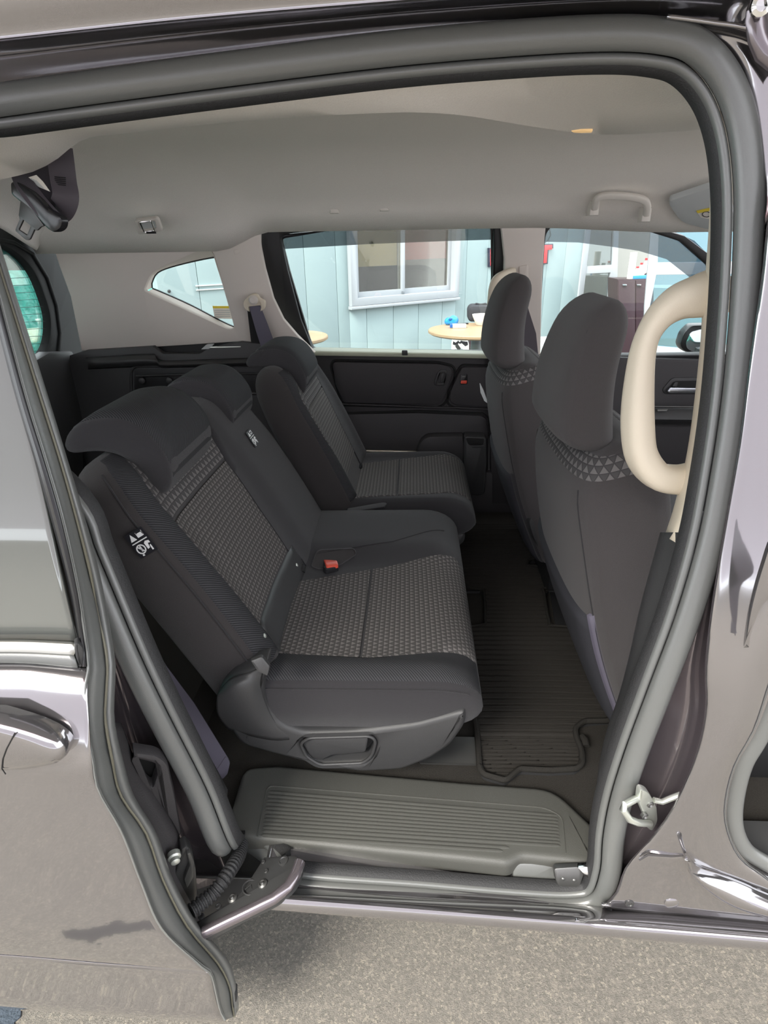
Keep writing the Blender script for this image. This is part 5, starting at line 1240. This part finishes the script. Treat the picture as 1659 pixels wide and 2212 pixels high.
# house window
w1 = mk('window_1', *prism([wpt(wx0, wz0), wpt(wx1, wz0), wpt(wx1, wz1), wpt(wx0, wz1)], wn * .08, .006, [[wpt(wx0 + .07, wz0 + .07), wpt(wx1 - .07, wz0 + .07), wpt(wx1 - .07, wz1 - .07), wpt(wx0 + .07, wz1 - .07)]]), 'wall_frame', None, kind='structure', label='white two-pane sliding house window')
w1.location -= wn * .05
wm = (wx0 + wx1) / 2 + .0
mid = (WPt(868, 600) - wp).dot(wd_)
def sash(a, b, o):
    P = [wpt(a, wz0 + .06, o), wpt(b, wz0 + .06, o), wpt(b, wz1 - .06, o), wpt(a, wz1 - .06, o)]
    Hh = [wpt(a + .05, wz0 + .12, o), wpt(b - .05, wz0 + .12, o), wpt(b - .05, wz1 - .12, o), wpt(a + .05, wz1 - .12, o)]
    vs, fs = prism(P, wn * .03, .004, [Hh]); s_ = mk('sash', vs, fs, 'wall_frame', w1)
    vs, fs = prism([wpt(a + .04, wz0 + .10, o + .012), wpt(b - .04, wz0 + .10, o + .012), wpt(b - .04, wz1 - .10, o + .012), wpt(a + .04, wz1 - .10, o + .012)], wn * .006, 0)
    mk('pane', vs, fs, 'house_pane', s_)
sash(wx0 + .06, mid + .03, -.015); sash(mid - .02, wx1 - .06, .015)
wbox('sash_lock', mid - .012, mid + .012, wz0 + .075, wz0 + .1, -.03, -.015, 'grey_post', w1)
wbox('window_sill', wx0 - .01, wx1 + .01, wz0 - .03, wz0 - .002, -.06, .01, 'wall_frame', w1, .006)
wbox('room_back', wx0 + .06, wx1 - .06, wz0 + .06, wz1 - .06, .046, .0495, 'cabinet_dark', w1, 0)
wbox('khaki_reflection', wx0 + .1, mid - .03, WPt(800, 576).z, wz1 - .1, .037, .043, 'reflected_khaki', w1, .002)  # khaki reflection on the left pane, put in as a coloured sheet behind it
wbox('red_reflection', mid + .05, wx1 - .12, WPt(920, 560).z, wz1 - .1, .037, .043, 'reflected_red', w1, .002)  # red sheet standing in for what the right pane reflects
# red letters on the wall
LT = (wp - wn * .03, wn)
def letter(name, px, label, holes=()):
    o = tag(plate(name, [(u + (2.5 if u > sum(p[0] for p in px) / len(px) else -2.5), v + (2.5 if v > sum(p[1] for p in px) / len(px) else -2.5)) for u, v in px], LT, .03, 'sign_edge', None, bev=.003), label, 'sign', 'red sign letters')
    plate('letter_face', px, (LT[0] - wn * .006, wn), .008, 'red_sign', o, bev=.004)
letter('sign_letter', [(1158, 530), (1193, 529), (1193, 539), (1183, 540), (1181, 568), (1171, 569), (1172, 541), (1158, 542)], 'red letter T with dark outline on the pale wall, right of the pillar')
letter('sign_letter', [(1060, 538), (1068, 538), (1082, 538), (1082, 573), (1060, 574)], 'red letter with dark outline cut off by the window frame, left of the pillar')
tube('sign_hook', [WPt(1176, 526, -.03), WPt(1184, 518, -.03), WPt(1190, 508, -.03), WPt(1186, 492, -.03)], .004, 'tag_black', None, 6)
hk = bpy.data.objects['sign_hook']; tag(hk, 'thin curved black wire on the wall above the red letter T', 'wire')
# ---- glazed doors to the shop room
def drect(px0, px1, ztop, yplane=None): pass
DL = (WPt(1262, 600) , V((-.30, 1, 0)).normalized())
def leaf(name, label, P, rows_px, frame_px, panes, kind_n):
    d = plate(name, frame_px, P, .06, 'wall_frame', None, bev=.006, holes=panes, kind='structure', label=label)
    for h, m_ in zip(panes, rows_px):
        cx = sum(q[0] for q in h) / len(h); cy = sum(q[1] for q in h) / len(h)
        plate('pane', [(cx + (q[0] - cx) * 1.04, cy + (q[1] - cy) * 1.04) for q in h], (P[0] + P[1] * .025, P[1]), .008, m_, d, bev=0)
    return d
leaf('door_1', 'white-framed glazed door leaf with grey panes, left', DL, ['grey_pane', 'grey_pane'], [(1254, 470), (1338, 470), (1334, 600), (1318, 770), (1226, 770), (1244, 640)], [[(1262, 480), (1327, 480), (1323, 572), (1257, 576)], [(1256, 592), (1319, 589), (1309, 700), (1300, 770), (1236, 770), (1241, 690)]], 2)
DR = (Y(1420, 620, 5.9), V((.25, 1, 0)).normalized())
leaf('door_2', 'white-framed glazed door leaf with blue panes, right', DR, ['blue_pane', 'blue_pane'], [(1408, 470), (1600, 470), (1600, 800), (1388, 800), (1392, 660)], [[(1424, 480), (1590, 480), (1590, 565), (1421, 567)], [(1418, 594), (1590, 592), (1590, 762), (1520, 757), (1422, 748), (1404, 662)]], 2)
# room behind
RB = 8.4
box('room_rear_wall', (.9, RB + .3, 0), (5.2, RB + .4, 3.2), 'room_wall', wall, 0)
wf = DL[0]
# cabinet with bottles
cab = thing('cabinet', 'dark brown cabinet with pale handles behind the glazed doors', 'cabinet', tuple(Y(1365, 800, 7.2)))
CB = (V((0, 7.2, 0)), V((0, 1, 0)))
plate('cabinet_body', [(1334, 603), (1412, 603), (1412, 800), (1334, 800)], CB, .4, 'cabinet_dark', cab, bev=.005)
plate('cabinet_door', [(1336, 606), (1372, 606), (1372, 798), (1336, 798)], (CB[0] - V((0, .02, 0)), CB[1]), .018, 'cabinet_dark', cab, bev=.004)
plate('cabinet_door', [(1374, 606), (1411, 606), (1411, 798), (1374, 798)], (CB[0] - V((0, .02, 0)), CB[1]), .018, 'cabinet_dark', cab, bev=.004)
for u in (1345, 1376): plate('cabinet_handle', [(u, 614, 1), (u + 9, 614, 1), (u + 9, 617, 1), (u, 617, 1)], (CB[0] - V((0, .045, 0)), CB[1]), .02, 'chrome', cab, bev=.002)
def bottle(u, v, h, label, y=7.3):
    b = Y(u, v, y); t = Y(u, v - h, y); hh = (t - b).length
    th_ = thing('bottle', label, 'bottle', tuple(b), 'bottles on the cabinet')
    lathe('bottle_body', b, (0, 0, 1), [(.032, 0), (.036, .01), (.036, hh * .55), (.030, hh * .68), (.013, hh * .86), (.013, hh * .92)], 'bottle_clear', th_, 16)
    lathe('cap', b + V((0, 0, hh * .88)), (0, 0, 1), [(.018, 0), (.018, hh * .11), (.014, hh * .12)], 'red_sign', th_, 14)
bottle(1374, 602, 26, 'shortest red-capped clear bottle on the cabinet, next to the white roll', 7.28)
bottle(1382, 598, 30, 'middle-sized red-capped clear bottle on the cabinet', 7.38)
bottle(1391, 596, 38, 'tall red-capped clear bottle on the cabinet, behind the blue box', 7.48)
bottle(1397, 594, 38, 'tallest red-capped clear bottle, rightmost on the cabinet', 7.56)
rl = Y(1361, 603, 7.3); tag(lathe('paper_roll', rl, (0, 0, 1), [(.04, 0), (.04, .30), (.012, .30), (.012, .28)], 'cream_paper', None, 18), 'upright off-white paper roll on the left of the cabinet', 'roll')
tag(plate('blue_box', [(1369, 596), (1398, 594), (1399, 602), (1368, 603)], (V((0, 7.205, 0)), V((0, 1, 0))), .03, 'blue_plastic', None, bev=.006), 'small blue box lying before the bottles on the cabinet', 'box')
tag(plate('black_tool', [(1395, 592, 2), (1402, 588, 2), (1404, 574, 4), (1408, 574, 3), (1408, 590), (1404, 600, 2), (1396, 600)], (V((0, 7.22, 0)), V((0, 1, 0))), .05, 'tag_black', None, bev=.006), 'small upright black tool at the right end of the cabinet', 'tool')
# grey unit below the front window
AC = (Y(1210, 745, 3.4), V((-.25, 1, 0)).normalized())
ac = tag(plate('heater_unit', [(1177, 752, 4), (1184, 742, 4), (1232, 741), (1232, 800), (1176, 800)], AC, .3, 'vent_grey', None, bev=.012), 'pale grey outdoor unit with slotted front below the front window', 'unit')
for v in (752, 757, 762): plate('slot', [(1182, v), (1230, v - 1), (1230, v + 1.2), (1182, v + 2.2)], (AC[0] - AC[1] * .002, AC[1]), .01, 'grey_post', ac, bev=.001)
q0, q1 = PL(1180, 770, *AC), PL(1228, 770, *AC)
box('unit_base', (q0.x, q0.y + .02, 0), (q1.x, q1.y + .2, q0.z), 'grey_post', ac, .01)
lathe('dial', PL(1182, 757, AC[0] - AC[1] * .002, AC[1]), -AC[1], [(.012, 0), (.012, .008), (.008, .012)], 'grey_post', ac, 12)
# ---- tables
def table(label, c, r):
    t = thing('round_table', label, 'table', (c[0], c[1], 0), 'round tables by the house')
    lathe('tabletop', (c[0], c[1], .705), (0, 0, 1), [(r - .02, 0), (r, .012), (r, .028), (r - .006, .035)], 'wood', t, 64)
    lathe('table_post', (c[0], c[1], .03), (0, 0, 1), [(.05, 0), (.05, .66), (.09, .675)], 'grey_post', t, 20)
    lathe('table_foot', (c[0], c[1], 0), (0, 0, 1), [(.24, 0), (.24, .01), (.06, .035)], 'grey_post', t, 28)
    return t
table('wood-topped round table carrying the black bag and blue glasses', (.17, 4.40), .40)
table('wood-topped round table cut off by the rear window pillar, left', (-1.36, 4.1), .345)
zt_ = .741
tb = tag(plate('bag', [(1011, 668, 6), (1018, 660, 5), (1075, 660, 6), (1078, 697, 4), (1016, 696, 4), (1011, 690, 4)], (Z(1045, 696, zt_), V((0, 1, .05)).normalized()), .12, 'bag_fabric', None, bev=.03), 'black soft bag standing on the round table by the house', 'bag')
tube('bag_handle', [PL(u, v, Z(1045, 696, zt_), V((0, 1, .05))) + V((0, .05, 0)) for u, v in [(1022, 662), (1030, 657), (1040, 659), (1050, 657), (1058, 662)]], .008, 'bag_fabric', tb, 8)
gl_ = thing('toy_glasses', 'shiny bright blue goggles lying on the round table', 'goggles', tuple(Z(974, 702, zt_)))
for u, s_ in ((969, .6), (980, .75)):
    c = Z(u, 702, zt_) + V((0, 0, .05 * s_))
    lathe('goggle_lens', c, (0.3, -1, .25), [(.012, -.03), (.052 * s_, -.02), (.056 * s_, .0), (.046 * s_, .012), (.02, .02)], 'blue_plastic', gl_, 20)
tube('goggle_bridge', [Z(968, 702, zt_) + V((.03, -.02, .05)), Z(980, 702, zt_) + V((-.04, -.02, .05))], .01, 'blue_dark', gl_, 8)
pk0 = Z(988, 708, zt_)
box_ = tag(box('tissue_pack', pk0 + V((-.06, -.03, 0)), pk0 + V((.07, .04, .028)), 'white', None, .008), 'small white packet in front of the blue goggles', 'packet')
box('pack_stripe', pk0 + V((-.062, -.032, .004)), pk0 + V((-.04, .042, .029)), 'blue_dark', box_, .004)
pn = Z(992, 702, zt_); tag(tube('pen', [pn + V((-.02, .02, .006)), pn + V((.08, .05, .006))], .006, 'tag_black', None, 8), 'thin dark pen behind the white packet on the table', 'pen')
bw = Z(1042, 702, zt_); tag(lathe('bowl', bw, (0, 0, 1), [(.05, 0), (.055, .004), (.085, .07), (.09, .085), (.082, .085), (.05, .01)], 'cream_paper', None, 28), 'small cream bowl at the right end of the table', 'bowl')
# car-and-handshake sign leaning below the table
SG = (Z(995, 757, .42), V((0, 1, .05)).normalized())
sg = tag(plate('handshake_sign', [(975, 754), (976, 736, 6), (980, 728), (976, 730), (976, 727), (981, 728), (986, 726, 3), (1006, 726, 3), (1010, 731), (1015, 731), (1014, 734), (1010, 734), (1013, 744), (1013, 757, 3), (1002, 758), (998, 752), (992, 757), (984, 754), (978, 757)], SG, .02, 'white', None, bev=.002), 'white car-shaped handshake sign standing under the round table', 'sign')
for px in ([(979, 737), (984, 740), (990, 736), (993, 739), (989, 743), (996, 753), (993, 756), (985, 747), (978, 744)], [(1000, 737), (1010, 738), (1011, 745), (1005, 748), (997, 741), (993, 743), (991, 741), (996, 736)], [(983, 748), (986, 747), (992, 755), (989, 757)]):
    plate('sign_graphic', px, (SG[0] - SG[1] * .003, SG[1]), .004, 'tag_black', sg, bev=0)
plate('sign_windscreen', [(985, 728), (1004, 728), (1008, 735), (984, 736)], (SG[0] - SG[1] * .003, SG[1]), .004, 'vent_grey', sg, bev=0)
ch = thing('dark_chest', 'dark box standing in the shade under the round table', 'box', tuple(Z(1025, 757, .40)))
plate('chest_body', [(1014, 727), (1060, 727), (1060, 775), (1012, 775)], (Z(1025, 757, .42) + V((0, .12, 0)), V((0, 1, 0))), .3, 'cabinet_dark', ch, bev=.02)
plate('chest_lid', [(1013, 724), (1061, 724), (1061, 730), (1013, 730)], (Z(1025, 757, .42) + V((0, .10, 0)), V((0, 1, 0))), .33, 'cabinet_dark', ch, bev=.01)
gm = [Z(u, v, .003) for u, v in [(-120, 2150), (20, 2160), (46, 2172), (44, 2196), (30, 2208), (36, 2240), (-120, 2260)]]
vs, fs = prism(gm, V((0, 0, -.003)), 0)
tag(mk('ground_patch', vs, fs, 'patch_blue', None), 'dark blue-grey patch on the asphalt below the sliding door, bottom left corner', 'patch')
# green tarpaulin behind the van
tp_ = []
nx_, ny_ = 44, 30
vs, fs = [], []
for j in range(ny_ + 1):
    for i in range(nx_ + 1):
        y = .2 + 7.0 * i / nx_; z = .05 + 1.7 * j / ny_
        vs.append(V((-3.6 + .05 * noise.noise((y * 1.5, z * 3, 3)) + .03 * noise.noise((y * 5, z * 9, 8)), y, z)))
for j in range(ny_):
    for i in range(nx_): a = j * (nx_ + 1) + i; fs.append((a, a + 1, a + nx_ + 2, a + nx_ + 1))
tarp = thing('tarpaulin', 'turquoise-green tarpaulin screen behind the rear window', 'tarpaulin', (-3.6, 2.6, 0))
mk('tarp_sheet', vs, fs, 'tarp', tarp, angle=80)
for y in (.25, 3.6, 7.15): tube('tarp_post', [V((-3.72, y, 0)), V((-3.72, y, 2.0))], .03, 'grey_post', tarp, 10, nrm=V((0, 1, 0)))
box('ground_mark', Z(-60, 2168, .0) * 1, Z(46, 2230, .0) + V((0, 0, .003)), 'blue_dark', None, 0) if False else None
